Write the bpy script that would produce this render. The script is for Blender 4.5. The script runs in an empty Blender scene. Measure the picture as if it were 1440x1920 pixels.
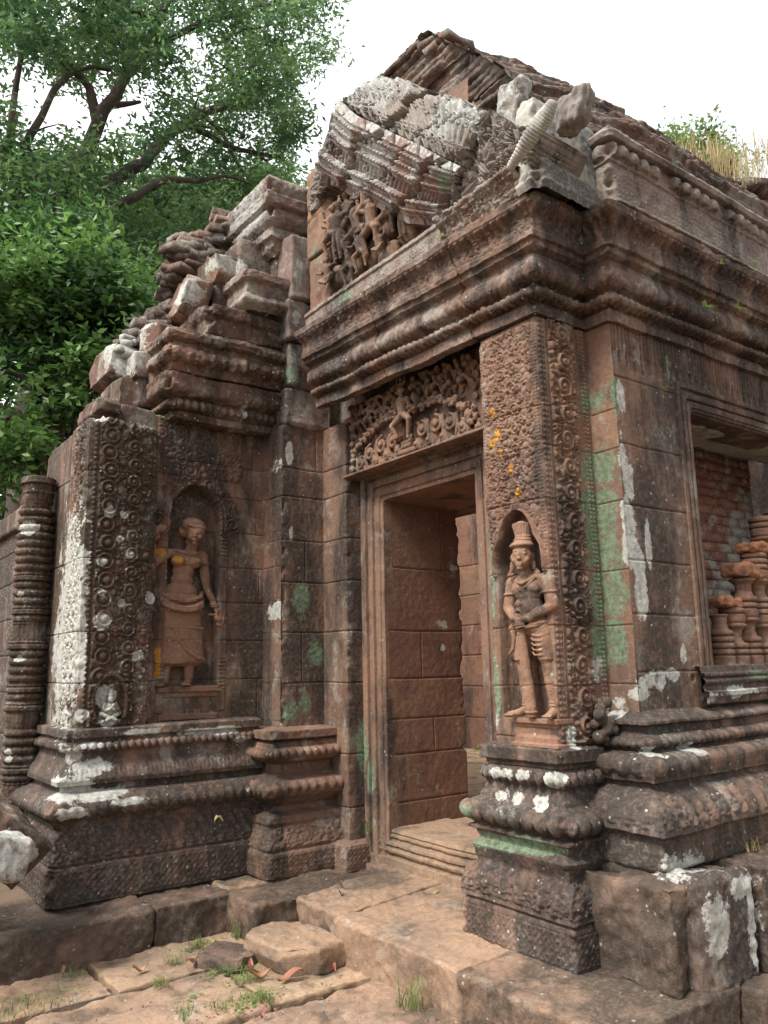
import bpy, math, random
import numpy as np
random.seed(7); RNG = np.random.default_rng(7)
sc = bpy.context.scene
COL = sc.collection
R_ = math.radians

# ------------------------------------------------------------------ camera
FPX, YAW, PITCH, ROLL = 1493.24, R_(53.265), R_(10.8695), R_(-1.1285)
CAM = np.array([0.0, 0.0, 1.6])
_cy, _sy = math.cos(YAW), math.sin(YAW)
FW = np.array([_cy*math.cos(PITCH), _sy*math.cos(PITCH), math.sin(PITCH)])
_rt = np.array([_sy, -_cy, 0.0]); _up = np.cross(_rt, FW)
RT = math.cos(ROLL)*_rt + math.sin(ROLL)*_up
UP = -math.sin(ROLL)*_rt + math.cos(ROLL)*_up
def at(px, py, ax, val):
    """world point seen at photo pixel (px,py) lying on the plane ax=val"""
    d = FW*FPX + RT*(px-720) - UP*(py-960); i = 'xyz'.index(ax)
    return CAM + d*((val-CAM[i])/d[i])
from mathutils import Matrix
cam = bpy.data.cameras.new('camera'); co = bpy.data.objects.new('camera', cam); COL.objects.link(co)
cam.sensor_fit = 'VERTICAL'; cam.sensor_height = 24.0; cam.lens = 24.0*FPX/1920.0
cam.clip_start = 0.05; cam.clip_end = 600
co.matrix_world = Matrix(((RT[0], UP[0], -FW[0], CAM[0]), (RT[1], UP[1], -FW[1], CAM[1]), (RT[2], UP[2], -FW[2], CAM[2]), (0, 0, 0, 1)))
sc.camera = co

# ------------------------------------------------------------------ world, sun, exposure
SUN_EL, SUN_ROT = R_(62), R_(-60)
w = bpy.data.worlds.new('World'); sc.world = w; w.use_nodes = True
nt = w.node_tree; nt.nodes.clear()
sky = nt.nodes.new('ShaderNodeTexSky'); sky.sky_type = 'NISHITA'; sky.sun_disc = False
sky.sun_elevation = SUN_EL; sky.sun_rotation = R_(-35); sky.air_density = 1.6; sky.dust_density = 4.0; sky.ozone_density = 1.0
hs = nt.nodes.new('ShaderNodeHueSaturation'); hs.inputs['Saturation'].default_value = 0.22; hs.inputs['Value'].default_value = 1.25
bg = nt.nodes.new('ShaderNodeBackground'); bg.inputs[1].default_value = 0.14
wo = nt.nodes.new('ShaderNodeOutputWorld')
nt.links.new(sky.outputs[0], hs.inputs['Color']); nt.links.new(hs.outputs[0], bg.inputs[0]); nt.links.new(bg.outputs[0], wo.inputs[0])
sl = bpy.data.lights.new('sun', 'SUN'); sl.energy = 2.6; sl.angle = R_(14); sl.color = (1.0, 0.95, 0.88)
so = bpy.data.objects.new('sun', sl); COL.objects.link(so)
# light travels from high on the left-front of the photograph
so.rotation_euler = (R_(40), 0, R_(-80)); so.location = (-4, 2, 12)
sc.view_settings.view_transform = 'Standard'; sc.view_settings.look = 'None'
sc.view_settings.exposure = 1.02; sc.view_settings.gamma = 1.0
sc.cycles.max_bounces = 6; sc.cycles.diffuse_bounces = 4; sc.cycles.transparent_max_bounces = 4

# ------------------------------------------------------------------ numeric noise
def _h(ix, iy, iz, seed):
    seed = int(seed)
    n = (ix.astype(np.int64)*73856093) ^ (iy.astype(np.int64)*19349663) ^ (iz.astype(np.int64)*83492791) ^ (seed*2654435)
    n = n & 0xffffffff
    n = ((n ^ (n >> 15))*2246822519) & 0xffffffff
    n = ((n ^ (n >> 13))*3266489917) & 0xffffffff
    return ((n ^ (n >> 16)) & 0xffffff)/16777215.0
def vn(P, f, seed=0):
    Q = P*f; I = np.floor(Q); Fr = Q-I; Fr = Fr*Fr*(3-2*Fr); I = I.astype(np.int64)
    x, y, z = I[..., 0], I[..., 1], I[..., 2]; a, b, c = Fr[..., 0], Fr[..., 1], Fr[..., 2]
    def L(p, q, t): return p+(q-p)*t
    r = []
    for dz in (0, 1):
        r.append(L(L(_h(x, y, z+dz, seed), _h(x+1, y, z+dz, seed), a), L(_h(x, y+1, z+dz, seed), _h(x+1, y+1, z+dz, seed), a), b))
    return L(r[0], r[1], c)
def fbm(P, f, o=3, seed=0):
    s = 0; am = 1; t = 0
    for k in range(o): s = s+am*vn(P, f*2**k, seed+k*17); t += am; am *= .5
    return s/t
def rnd1(i, seed=0):
    i = np.asarray(i); return _h(i.astype(np.int64), i.astype(np.int64)*0+5, i.astype(np.int64)*0+11, seed)
def sst(a, b, x): t = np.clip((x-a)/(b-a), 0, 1); return t*t*(3-2*t)

# ------------------------------------------------------------------ object helpers
def wl(o):
    v = np.zeros(3)
    while o is not None: v += np.array(o.location); o = o.parent
    return v
def tag(o, label=None, cat=None, group=None, kind=None):
    if label: o['label'] = label
    if cat: o['category'] = cat
    if group: o['group'] = group
    if kind: o['kind'] = kind
    return o
def thing(name, loc, label, cat, group=None):
    o = bpy.data.objects.new(name, None); COL.objects.link(o); o.location = loc; o.empty_display_size = .2
    return tag(o, label, cat, group)
PATCH = []     # lichen growths, stains and painted shade: centre, radii, channel (0 white, 1 green, 2 dark, 3 orange), strength
def patch(c, r, ch, st=1.0):
    r = (r, r, r) if np.isscalar(r) else r
    PATCH.append((np.array(c, float), np.array(r, float), ch, st))
def mk(name, V, Q, mat, parent=None, smooth=False, tint=None, T=None):
    V = np.asarray(V, float).reshape(-1, 3); Q = np.asarray(Q, np.int64) if Q is not None and len(Q) else np.zeros((0, 4), np.int64)
    me = bpy.data.meshes.new(name)
    off = wl(parent)
    me.vertices.add(len(V)); me.vertices.foreach_set('co', (V-off).astype(np.float32).ravel())
    T = np.asarray(T, np.int64) if T is not None and len(T) else np.zeros((0, 3), np.int64)
    me.loops.add(Q.size+T.size); me.loops.foreach_set('vertex_index', np.concatenate([Q.ravel(), T.ravel()]).astype(np.int32))
    me.polygons.add(len(Q)+len(T))
    ls = np.concatenate([np.arange(len(Q))*4, Q.size+np.arange(len(T))*3]).astype(np.int32)
    me.polygons.foreach_set('loop_start', ls)
    if smooth: me.polygons.foreach_set('use_smooth', np.ones(len(Q)+len(T), bool))
    me.update(calc_edges=True); me.validate()
    grow(me, V, tint)
    me.materials.append(mat)
    o = bpy.data.objects.new(name, me); COL.objects.link(o)
    if parent is not None: o.parent = parent
    return o
def grow(me, V, tint=None):
    C = np.zeros((len(V), 4), np.float32)
    lo, hi = V.min(0), V.max(0)
    for c, r, ch, st in PATCH:
        if np.any(c+r < lo) or np.any(c-r > hi): continue
        d = np.sqrt((((V-c)/r)**2).sum(1)); C[:, ch] = np.maximum(C[:, ch], 1.25*st*np.clip(1.12-d, 0, 1))
    a = me.attributes.new('wx', 'FLOAT_COLOR', 'POINT'); a.data.foreach_set('color', C.ravel())
    b = me.attributes.new('tint', 'FLOAT', 'POINT')
    b.data.foreach_set('value', (np.full(len(V), .5) if tint is None else np.asarray(tint)).astype(np.float32).ravel())
def quads(n, m, base=0, flip=False):
    i, j = np.meshgrid(np.arange(n-1), np.arange(m-1), indexing='ij'); a = (i*m+j).ravel()+base
    q = np.stack([a, a+m, a+m+1, a+1], 1)
    return q[:, ::-1] if flip else q

# ------------------------------------------------------------------ materials
def stone(name, c1, c2, c3=None, dark=.4, dcol=(.030, .027, .024), white=.25, wcol=(.50, .50, .45), green=.1, gcol=(.175, .25, .155), rough=.9, bump=.5, grey=.3, streak=True, ocol=(.42, .20, .03)):
    m = bpy.data.materials.new(name); m.use_nodes = True; t = m.node_tree; N = t.nodes; L = t.links; N.clear()
    out = N.new('ShaderNodeOutputMaterial'); bs = N.new('ShaderNodeBsdfPrincipled'); L.new(bs.outputs[0], out.inputs[0])
    bs.inputs['Roughness'].default_value = rough; bs.inputs['Specular IOR Level'].default_value = .25
    tc = N.new('ShaderNodeTexCoord').outputs['Object']
    at_ = N.new('ShaderNodeAttribute'); at_.attribute_name = 'wx'
    sp = N.new('ShaderNodeSeparateColor'); L.new(at_.outputs['Color'], sp.inputs[0])
    ti = N.new('ShaderNodeAttribute'); ti.attribute_name = 'tint'
    def noise(s, d=4, r=.6, vec=None, dist=0):
        n = N.new('ShaderNodeTexNoise'); n.inputs['Scale'].default_value = s; n.inputs['Detail'].default_value = d; n.inputs['Roughness'].default_value = r; n.inputs['Distortion'].default_value = dist
        L.new(vec or tc, n.inputs['Vector']); return n.outputs['Fac']
    def mapv(sc_):
        p = N.new('ShaderNodeMapping'); p.inputs['Scale'].default_value = sc_; L.new(tc, p.inputs[0]); return p.outputs[0]
    def ramp(x, a, b, inv=False):
        r = N.new('ShaderNodeMapRange'); r.inputs[1].default_value = a; r.inputs[2].default_value = b
        r.inputs[3].default_value = 1 if inv else 0; r.inputs[4].default_value = 0 if inv else 1; r.clamp = True; r.interpolation_type = 'SMOOTHSTEP'; L.new(x, r.inputs[0]); return r.outputs[0]
    def mth(op, a, b):
        n = N.new('ShaderNodeMath'); n.operation = op
        for k, v in enumerate((a, b)):
            if isinstance(v, (int, float)): n.inputs[k].default_value = v
            else: L.new(v, n.inputs[k])
        return n.outputs[0]
    def mix(f, a, b):
        n = N.new('ShaderNodeMix'); n.data_type = 'RGBA'
        if isinstance(f, (int, float)): n.inputs[0].default_value = f
        else: L.new(f, n.inputs[0])
        for k, v in ((6, a), (7, b)):
            if isinstance(v, tuple): n.inputs[k].default_value = (*v, 1)
            else: L.new(v, n.inputs[k])
        return n.outputs[2]
    c3 = c3 or tuple(.6*x for x in c1)
    fine = noise(38, 6, .7); big = noise(1.7, 5, .62, dist=.4); mid = noise(7, 5, .65)
    c = mix(ramp(big, .36, .64), c1, c2)
    c = mix(ramp(mid, .50, .72), c, c3)
    # per-block and grain value variation
    tv = mth('ADD', mth('MULTIPLY', ti.outputs['Fac'], .30), .85)
    gr = mth('ADD', mth('MULTIPLY', fine, 1.1), .45)
    hv = N.new('ShaderNodeHueSaturation'); L.new(mth('MULTIPLY', tv, gr), hv.inputs['Value']); L.new(c, hv.inputs['Color'])
    L.new(mth('ADD', mth('MULTIPLY', ti.outputs['Fac'], .016), .492), hv.inputs['Hue']); c = hv.outputs[0]
    # thin grey crust
    gy = ramp(mth('ADD', noise(4.2, 8, .72, dist=.5), mth('MULTIPLY', fine, .22)), .72-.22*grey, .86-.22*grey)
    c = mix(mth('MULTIPLY', gy, .62), c, (.30, .275, .235))
    # soot / algae film, plus the painted dark patches
    sn = noise(1.0, 6, .68, mapv((2.6, 2.6, .75))) if streak else noise(2.2, 6, .68)
    dm = mth('ADD', sn, mth('MULTIPLY', sp.outputs[2], .55))
    dm = ramp(dm, .66-.34*dark, .80-.34*dark)
    dm = mth('MULTIPLY', dm, ramp(fine, .28, .55))
    c = mix(mth('MULTIPLY', dm, .88), c, dcol)
    # ochre lichen
    om = mth('MULTIPLY', ramp(mth('ADD', noise(14, 5, .7), mth('MULTIPLY', mth('SUBTRACT', at_.outputs['Alpha'], 0.0), .55)), .78, .9), 1.0)
    c = mix(om, c, ocol)
    # green crust
    gn = noise(3.0, 8, .72); g2 = noise(60, 3, .7)
    gm = mth('ADD', mth('ADD', mth('MULTIPLY', gn, 1.25), mth('MULTIPLY', g2, .42)), mth('MULTIPLY', sp.outputs[1], .52))
    gm = ramp(gm, 1.10-.22*green, 1.24-.22*green)
    brk = ramp(mth('ADD', noise(22, 5, .75), mth('MULTIPLY', fine, .3)), .52, .66)
    gm = mth('MULTIPLY', gm, mth('ADD', mth('MULTIPLY', brk, .65), .22))
    c = mix(gm, c, mix(ramp(fine, .35, .65), tuple(.55*x for x in gcol), gcol))
    # white lichen: blotches with ragged rims
    wn = noise(5.5, 9, .74, dist=.3); w2 = noise(34, 4, .7)
    wm = mth('ADD', mth('ADD', mth('MULTIPLY', wn, 1.35), mth('MULTIPLY', w2, .45)), mth('MULTIPLY', sp.outputs[0], .50))
    wm = ramp(wm, 1.22-.26*white, 1.31-.26*white)
    vo = N.new('ShaderNodeTexVoronoi'); vo.inputs['Scale'].default_value = 30; L.new(tc, vo.inputs['Vector'])
    vc = N.new('ShaderNodeSeparateColor'); L.new(vo.outputs['Color'], vc.inputs[0])
    spk = mth('MULTIPLY', ramp(mth('ADD', vo.outputs['Distance'], mth('MULTIPLY', fine, .3)), .34, .40, True), ramp(vc.outputs[0], .93-.4*white, .94-.4*white))
    spk = mth('MULTIPLY', spk, ramp(mid, .44, .56))
    wm = mth('MAXIMUM', wm, mth('MULTIPLY', spk, .7))
    wm = mth('MULTIPLY', wm, mth('ADD', mth('MULTIPLY', brk, .4), .6))
    c = mix(mth('MULTIPLY', wm, .92), c, mix(ramp(fine, .3, .7), tuple(.62*x for x in wcol), wcol))
    L.new(c, bs.inputs['Base Color'])
    b1 = N.new('ShaderNodeBump'); b1.inputs['Strength'].default_value = bump; b1.inputs['Distance'].default_value = .012
    pit = noise(95, 3, .6)
    L.new(mth('ADD', mth('MULTIPLY', fine, .8), mth('ADD', mth('MULTIPLY', ramp(pit, .25, .5), .35), mth('MULTIPLY', wm, .12))), b1.inputs['Height'])
    L.new(b1.outputs[0], bs.inputs['Normal'])
    return m
RED1, RED2, RED3 = (.182, .106, .071), (.145, .095, .069), (.112, .067, .048)
M = dict(
    wall=stone('red_sandstone', RED1, RED2, RED3, dark=.70, grey=.50, white=.18, green=.32),
    clean=stone('clean_red_sandstone', (.205, .106, .067), (.16, .092, .062), (.12, .066, .05), dark=.48, grey=.12, white=.05, green=.04),
    carved=stone('carved_sandstone', (.212, .122, .080), (.178, .114, .082), RED3, dark=.52, white=.12, green=.06),
    statue=stone('smooth_sandstone', (.232, .132, .085), (.19, .114, .078), (.16, .085, .062), dark=.42, white=.02, green=.02, bump=.55, grey=.25, streak=False),
    base=stone('blackened_sandstone', (.19, .115, .083), (.15, .105, .082), (.09, .062, .048), dark=.86, grey=.55, white=.42, green=.18),
    left=stone('mossy_sandstone', (.18, .102, .074), (.14, .088, .066), (.09, .06, .042), dark=.76, grey=.60, white=.50, green=.16, dcol=(.026, .022, .014)),
    top=stone('weathered_pale_sandstone', (.215, .145, .118), (.19, .15, .13), (.12, .09, .078), dark=.50, grey=.8, white=.62, wcol=(.42, .42, .39), green=.12),
    band=stone('band_sandstone', (.24, .145, .115), (.22, .17, .15), (.13, .09, .075), dark=.5, white=1.05, wcol=(.46, .46, .43), green=.2),
    cornice=stone('cornice_sandstone', (.190, .114, .082), (.155, .104, .080), (.11, .064, .053), dark=.72, grey=.55, white=.34, green=.14),  # grey and white raised partly to imitate pale flare haze
    pale=stone('lichen_grey_sandstone', (.27, .235, .205), (.21, .18, .16), (.14, .115, .10), dark=.55, white=.62, wcol=(.44, .44, .41), green=.14),
    brick=stone('old_brick', (.158, .090, .066), (.13, .083, .064), (.085, .058, .048), dark=.58, grey=.8, white=.45, green=.2, streak=False, bump=.9),
    inbrick=stone('plastered_brick', (.36, .18, .13), (.30, .16, .125), (.2, .11, .085), dark=.3, white=1.1, wcol=(.55, .55, .5), green=.1, bump=.9),  # brick and plaster tones raised to stand in for light inside the room
    freshbrick=stone('broken_orange_brick', (.34, .15, .075), (.27, .12, .07), (.2, .085, .05), dark=.3, white=.02, green=0, streak=False, bump=.8),
    floor=stone('worn_paving', (.30, .198, .128), (.235, .162, .112), (.17, .118, .082), dark=.52, grey=.35, dcol=(.08, .062, .045), white=.06, green=.06, streak=False, bump=.6),
    step=stone('dark_step_stone', (.19, .118, .084), (.15, .10, .075), (.105, .07, .05), dark=.78, dcol=(.045, .037, .028), white=.12, green=.10, streak=False, bump=.7),
    plaster=stone('grey_lime_plaster', (.38, .37, .32), (.31, .30, .26), (.2, .19, .17), dark=.42, dcol=(.07, .065, .06), white=.2, green=.05, bump=.35),
    dirt=stone('leaf_litter_soil', (.13, .085, .055), (.10, .07, .045), (.07, .05, .03), dark=.3, white=0, green=.1, streak=False),
)

# ------------------------------------------------------------------ carving patterns (height fields, metres)
def beads(s, z, zc, p, r, h, ph=0.):
    d = (((s+ph) % p)-p/2)**2+(z-zc)**2; return h*np.sqrt(np.clip(1-d/(r*r), 0, 1))
def petals(s, z, z0, z1, p, h, up=True, ph=0.):
    u = ((s+ph) % p)/p*2-1; v = (z-z0)/(z1-z0); v = v if up else 1-v
    inside = (v > 0) & (v < 1); v = np.clip(v, 0, 1)
    wd = np.sqrt(np.clip(1-v**2.2, 0, 1))*.94+1e-4
    q = np.clip(np.abs(u)/wd, 0, 1)
    hh = np.sqrt(np.clip(1-q**2, 0, 1))*(.6+.4*v)
    hh -= .35*np.exp(-((q-.62)/.10)**2); hh += .25*np.exp(-(u/.12)**2)*v
    return np.where(inside, h*np.clip(hh, 0, 2), 0)
def lattice(s, z, z0, z1, p, h):
    k = (z1-z0)/max(1, round((z1-z0)/p))
    a = np.abs(((s/p+(z-z0)/k) % 1)-.5); b = np.abs(((s/p-(z-z0)/k) % 1)-.5)
    g = np.minimum(.5-a, .5-b)       # distance to the crossing lines
    rr = np.sqrt(a*a+b*b)
    hh = .55*np.exp(-(g/.07)**2)+.8*np.clip(1-(rr/.26)**2, 0, 1)+.3*np.exp(-((rr-.33)/.05)**2)
    return np.where((z > z0) & (z < z1), h*hh, 0)
def fillet(z, zc, w_, h): return h*sst(w_*.5+.003, w_*.5-.002, np.abs(z-zc))
def groove(x, xc, w_, d): return -d*np.exp(-((x-xc)/w_)**2)
class Carve:
    """raster of overlapping carved scrolls and leaves, sampled by the stone surface"""
    def __init__(s, w, h, seed, res=.003, jit=1.):
        s.w, s.h, s.res = w, h, res; s.im = np.zeros((int(w/res)+2, int(h/res)+2)); s.r = random.Random(seed)
    def st(s, cx, cz, r, fn, rot=0., sx=1., amp=1.):
        R = r*1.35; i0, i1 = max(0, int((cx-R)/s.res)), min(s.im.shape[0], int((cx+R)/s.res)+2); j0, j1 = max(0, int((cz-R)/s.res)), min(s.im.shape[1], int((cz+R)/s.res)+2)
        if i1 <= i0 or j1 <= j0: return
        X, Z = np.meshgrid((np.arange(i0, i1)*s.res-cx)/r, (np.arange(j0, j1)*s.res-cz)/r, indexing='ij')
        c, n = math.cos(rot), math.sin(rot); U = (c*X+n*Z)*sx; W = -n*X+c*Z
        s.im[i0:i1, j0:j1] = np.maximum(s.im[i0:i1, j0:j1], amp*fn(U, W))
    @staticmethod
    def volute(U, W):
        r = np.sqrt(U*U+W*W); th = np.arctan2(W, U)
        lob = 1.0+.14*np.cos(7*th); ph = 2.1*r-th/(2*math.pi)
        rid = (.5+.5*np.cos(2*math.pi*ph))
        e = sst(lob, lob*.86, r)
        h = e*(.25+.75*rid); return np.maximum(h, 1.15*np.sqrt(np.clip(1-(r/.27)**2, 0, 1)))
    @staticmethod
    def ring(U, W):
        r = np.sqrt(U*U+W*W); return np.maximum(.9*np.exp(-((r-.78)/.14)**2), np.sqrt(np.clip(1-(r/.5)**2, 0, 1)))
    @staticmethod
    def leaf(U, W):
        v = np.clip((W+1)/2, 0, 1); wd = .42*np.sin(math.pi*v**.75)+1e-3; q = np.abs(U+.25*(v-.5)**2)/wd
        return np.where((np.abs(W) < 1) & (q < 1), np.sqrt(np.clip(1-q*q, 0, 1))*(.75+.25*np.cos(q*9)), 0)
    @staticmethod
    def boss(U, W): r = np.sqrt(U*U+W*W); return np.sqrt(np.clip(1-r*r, 0, 1))
    def free(s, cx, cz, r):
        i, j = int(cx/s.res), int(cz/s.res); k = max(1, int(r*.6/s.res))
        a = s.im[max(0, i-k):i+k, max(0, j-k):j+k]; return a.size == 0 or a.mean() < .12
    def fill(s, n, r0, r1, kinds=('volute', 'leaf', 'leaf', 'boss')):
        for _ in range(n):
            r = s.r.uniform(r0, r1); cx, cz = s.r.uniform(0, s.w), s.r.uniform(0, s.h)
            if s.free(cx, cz, r):
                k = s.r.choice(kinds); s.st(cx, cz, r, getattr(Carve, k), s.r.uniform(0, 6.3), s.r.choice((-1, 1)), s.r.uniform(.55, .95))
        return s
    def tree(s, cx, r, step):
        z = step*.5; k = 0
        while z < s.h:
            for sg in (-1, 1):
                s.st(cx+sg*(r*1.08), z+sg*.006, r*s.r.uniform(.88, 1.02), Carve.volute, sg*.8+s.r.uniform(-.3, .3), sg)
                s.st(cx+sg*(r*2.15), z+step*.45, r*.62, Carve.volute, -sg*.5, -sg, .9)
                s.st(cx+sg*r*.5, z+step*.5, r*.55, Carve.leaf, sg*.6, sg, .9)
            s.st(cx, z+step*.45, r*.5, Carve.leaf, 0, 1, 1.0); s.st(cx, z, r*.3, Carve.boss)
            z += step; k += 1
        return s
    def column(s, cx, r, step, fn='volute', z0=0):
        z = z0+step*.5; k = 0
        while z < s.h:
            s.st(cx+(r*.10 if k % 2 else -r*.10), z, r, getattr(Carve, fn), s.r.uniform(0, 1), 1 if k % 2 else -1)
            s.st(cx+r*.8*(1 if k % 2 else -1), z+step*.5, r*.42, Carve.leaf, 1.2*(1 if k % 2 else -1), 1, .8)
            z += step; k += 1
        return s
    def __call__(s, x, z):
        i = np.clip(x/s.res, 0, s.im.shape[0]-1.001); j = np.clip(z/s.res, 0, s.im.shape[1]-1.001)
        i0, j0 = i.astype(int), j.astype(int); a, b = i-i0, j-j0; m = s.im
        v = (m[i0, j0]*(1-a)*(1-b)+m[i0+1, j0]*a*(1-b)+m[i0, j0+1]*(1-a)*b+m[i0+1, j0+1]*a*b)
        return np.where((x >= 0) & (x <= s.w) & (z >= 0) & (z <= s.h), v, 0)

# ------------------------------------------------------------------ moulded stone swept along a plan line
def arc(p, q, b, n=8):
    p, q = np.array(p, float), np.array(q, float); d = q-p; nn = np.array([d[1], -d[0]])/(np.linalg.norm(d)+1e-9)
    return [tuple(p+d*k/n+nn*b*math.sin(math.pi*k/n)) for k in range(1, n+1)]
def dens(pr, dt):
    out = [pr[0]]
    for a, b in zip(pr[:-1], pr[1:]):
        n = max(1, int(math.ceil(math.hypot(b[0]-a[0], b[1]-a[1])/dt-1e-6)))
        for k in range(1, n+1): out.append((a[0]+(b[0]-a[0])*k/n, a[1]+(b[1]-a[1])*k/n))
    return np.array(out)
def sweep(name, path, prof, mat, parent, rel=None, ds=.008, dt=.008, rough=.004, chip=.02, jz=(), jv=(), xf=None, seed=1, jd=.012, tints=None):
    path = np.array(path, float); n = len(path); pr = [tuple(p) for p in prof]
    if jz:     # bed joints get rows of their own
        zs = []
        for a, b in zip(pr[:-1], pr[1:]):
            zs.append(a)
            if abs(a[0]-b[0]) < 1e-6:
                for zj in sorted(jz):
                    if a[1]+.01 < zj < b[1]-.01: zs += [(a[0], zj-.006), (a[0], zj-.002), (a[0], zj+.002), (a[0], zj+.006)]
        zs.append(pr[-1]); pr = zs
    pf = dens(pr, dt); d2 = np.gradient(pf, axis=0); d2 /= np.linalg.norm(d2, axis=1)[:, None]+1e-9
    pn = np.stack([d2[:, 1], -d2[:, 0]], 1); tt = np.concatenate([[0], np.cumsum(np.linalg.norm(np.diff(pf, axis=0), axis=1))])
    D = np.diff(path, axis=0); Ls = np.linalg.norm(D, axis=1); D /= Ls[:, None]; NR = np.stack([D[:, 1], -D[:, 0]], 1)
    m = np.zeros((n, 2)); m[0] = NR[0]; m[-1] = NR[-1]; cvx = np.zeros(n)
    for i in range(1, n-1):
        m[i] = (NR[i-1]+NR[i])/max(.15, 1+NR[i-1]@NR[i]); cvx[i] = 1 if (D[i-1][0]*D[i][1]-D[i-1][1]*D[i][0]) > 0 else -1
    Vs, Qs, Ts, base = [], [], [], 0
    for i in range(n-1):
        L = Ls[i]; S = list(np.linspace(0, L, max(2, int(math.ceil(L/ds))+1)))
        for (si, sj, z0, z1) in jv:
            if si == i: S += [sj-.006, sj-.002, sj+.002, sj+.006]
        S = np.array(sorted(set(np.round([x for x in S if 0 <= x <= L], 5))))
        f = (S/L)[:, None]; o = pf[None, :, 0]; z = np.repeat(pf[None, :, 1], len(S), 0)
        A = path[i][None, None, :]+m[i][None, None, :]*o[..., None]; B = path[i+1][None, None, :]+m[i+1][None, None, :]*o[..., None]
        P2 = A+(B-A)*f[..., None]; sw = ((P2-path[i])@D[i]); s0 = ((A-path[i])@D[i]); s1 = ((B-path[i])@D[i])
        H = np.zeros_like(sw) if rel is None else np.broadcast_to(rel(i, sw, L, z, np.broadcast_to(tt[None], sw.shape)), sw.shape).copy()
        for zj in jz: H += np.where(pn[None, :, 0] > .8, -jd*np.exp(-((z-zj)/.0032)**2), 0)
        for (si, sj, z0, z1) in jv:
            if si == i: H += np.where((z > z0) & (z < z1), -jd*np.exp(-((sw-sj)/.0032)**2), 0)
        if cvx[i] or cvx[i+1] or 1:
            er = np.clip(.35+1.3*fbm(np.stack([sw+i*3.1+seed, z, 0*z], -1), 2.6, 3, 41), .35, 1.15); H = np.where(H > 0, H*er, H)
            ed = np.minimum(sw-s0, s1-sw); H *= np.where((H > 0), sst(0, .012, ed), sst(-.001, .006, ed))
        P = np.empty(sw.shape+(3,)); P[..., :2] = P2+H[..., None]*pn[None, :, 0, None]*NR[i]; P[..., 2] = z+H*pn[None, :, 1]
        for vi, dist in ((i, sw-s0), (i+1, s1-sw)):
            if cvx[vi] > 0 and chip > 0:
                C3 = np.concatenate([np.broadcast_to(path[vi], sw.shape+(2,)), z[..., None]], -1)
                a = np.clip(fbm(C3+P*.35, 9, 3, 91+seed)-.42, 0, 1)*3.2
                g = chip*a*np.exp(-(dist/.03)**2); mm = m[vi]/np.linalg.norm(m[vi]); P[..., :2] -= (g+.003*np.exp(-(dist/.006)**2))[..., None]*mm
        # worn surface
        if rough > 0:
            for k in range(3): P[..., k] += rough*(2.2*(fbm(P, 3.5, 2, 31+k+seed)-.5)+1.1*(fbm(P, 34, 2, 57+k+seed)-.5))
        # every block its own shade
        if jz:
            zi = np.digitize(z, sorted(jz)); vi_ = np.zeros_like(zi)
            for (si, sj, z0, z1) in jv:
                if si == i: vi_ += ((sw > sj) & (z > z0) & (z < z1)).astype(int)
            tn = rnd1(zi*13+vi_*5+i*101+seed*997, 3)
        else: tn = np.full(sw.shape, .5)+.3*(rnd1(np.array(i+seed*31), 4)-.5)
        ns, nt_ = sw.shape; Vs.append(P.reshape(-1, 3)); Ts.append(tn.ravel()); Qs.append(quads(ns, nt_, base)); base += ns*nt_
    V = np.concatenate(Vs)
    if xf is not None: V = xf(V)
    return mk(name, V, np.concatenate(Qs), mat, parent, tint=np.concatenate(Ts))

# ------------------------------------------------------------------ rounded, worn block of stone
def block_v(lo, hi, res=.03, rnd=.015, rough=.006, seed=0, rot=(0, 0, 0), extra=None):
    lo, hi = np.array(lo, float), np.array(hi, float); c = (lo+hi)/2; h = (hi-lo)/2; Vs, Qs, base = [], [], 0
    rnd = min(rnd, h.min()*.95)
    for ax in range(3):
        a, b = [(1, 2), (2, 0), (0, 1)][ax]
        def ln(hh):
            k = max(3, int(math.ceil(2*hh/res))+1); x = np.linspace(-hh, hh, k); e = [-hh+rnd*.3, -hh+rnd, hh-rnd, hh-rnd*.3]; return np.array(sorted(set(np.round(np.concatenate([x, e]), 5))))
        la, lb = ln(h[a]), ln(h[b]); A, B = np.meshgrid(la, lb, indexing='ij')
        for sg in (-1, 1):
            P = np.zeros(A.shape+(3,)); P[..., a] = A; P[..., b] = B; P[..., ax] = sg*h[ax]
            Vs.append(P.reshape(-1, 3)); Qs.append(quads(len(la), len(lb), base, flip=sg < 0)); base += A.size
    P = np.concatenate(Vs); inn = np.clip(P, -(h-rnd), h-rnd); d = P-inn; l = np.linalg.norm(d, axis=1, keepdims=True)+1e-9
    P = inn+d/l*np.minimum(l, rnd)
    nrm = d/l; P = P+nrm*(fbm(P+seed*3.7, 2.2/max(.12, h.max()), 3, seed)-.5)[:, None]*rough*4
    P = P+nrm*(fbm(P+seed*1.3, 28, 2, seed+5)-.5)[:, None]*rough*1.5
    if extra is not None: P = extra(P, nrm)
    rx, ry, rz = rot
    Rm = np.array([[1, 0, 0], [0, math.cos(rx), -math.sin(rx)], [0, math.sin(rx), math.cos(rx)]])
    Ry = np.array([[math.cos(ry), 0, math.sin(ry)], [0, 1, 0], [-math.sin(ry), 0, math.cos(ry)]])
    Rz = np.array([[math.cos(rz), -math.sin(rz), 0], [math.sin(rz), math.cos(rz), 0], [0, 0, 1]])
    return P@(Rz@Ry@Rm).T+c, np.concatenate(Qs)
def block(name, lo, hi, mat, parent, tint=None, **k):
    V, Q = block_v(lo, hi, **k); return mk(name, V, Q, mat, parent, tint=np.full(len(V), random.random() if tint is None else tint))
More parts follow.
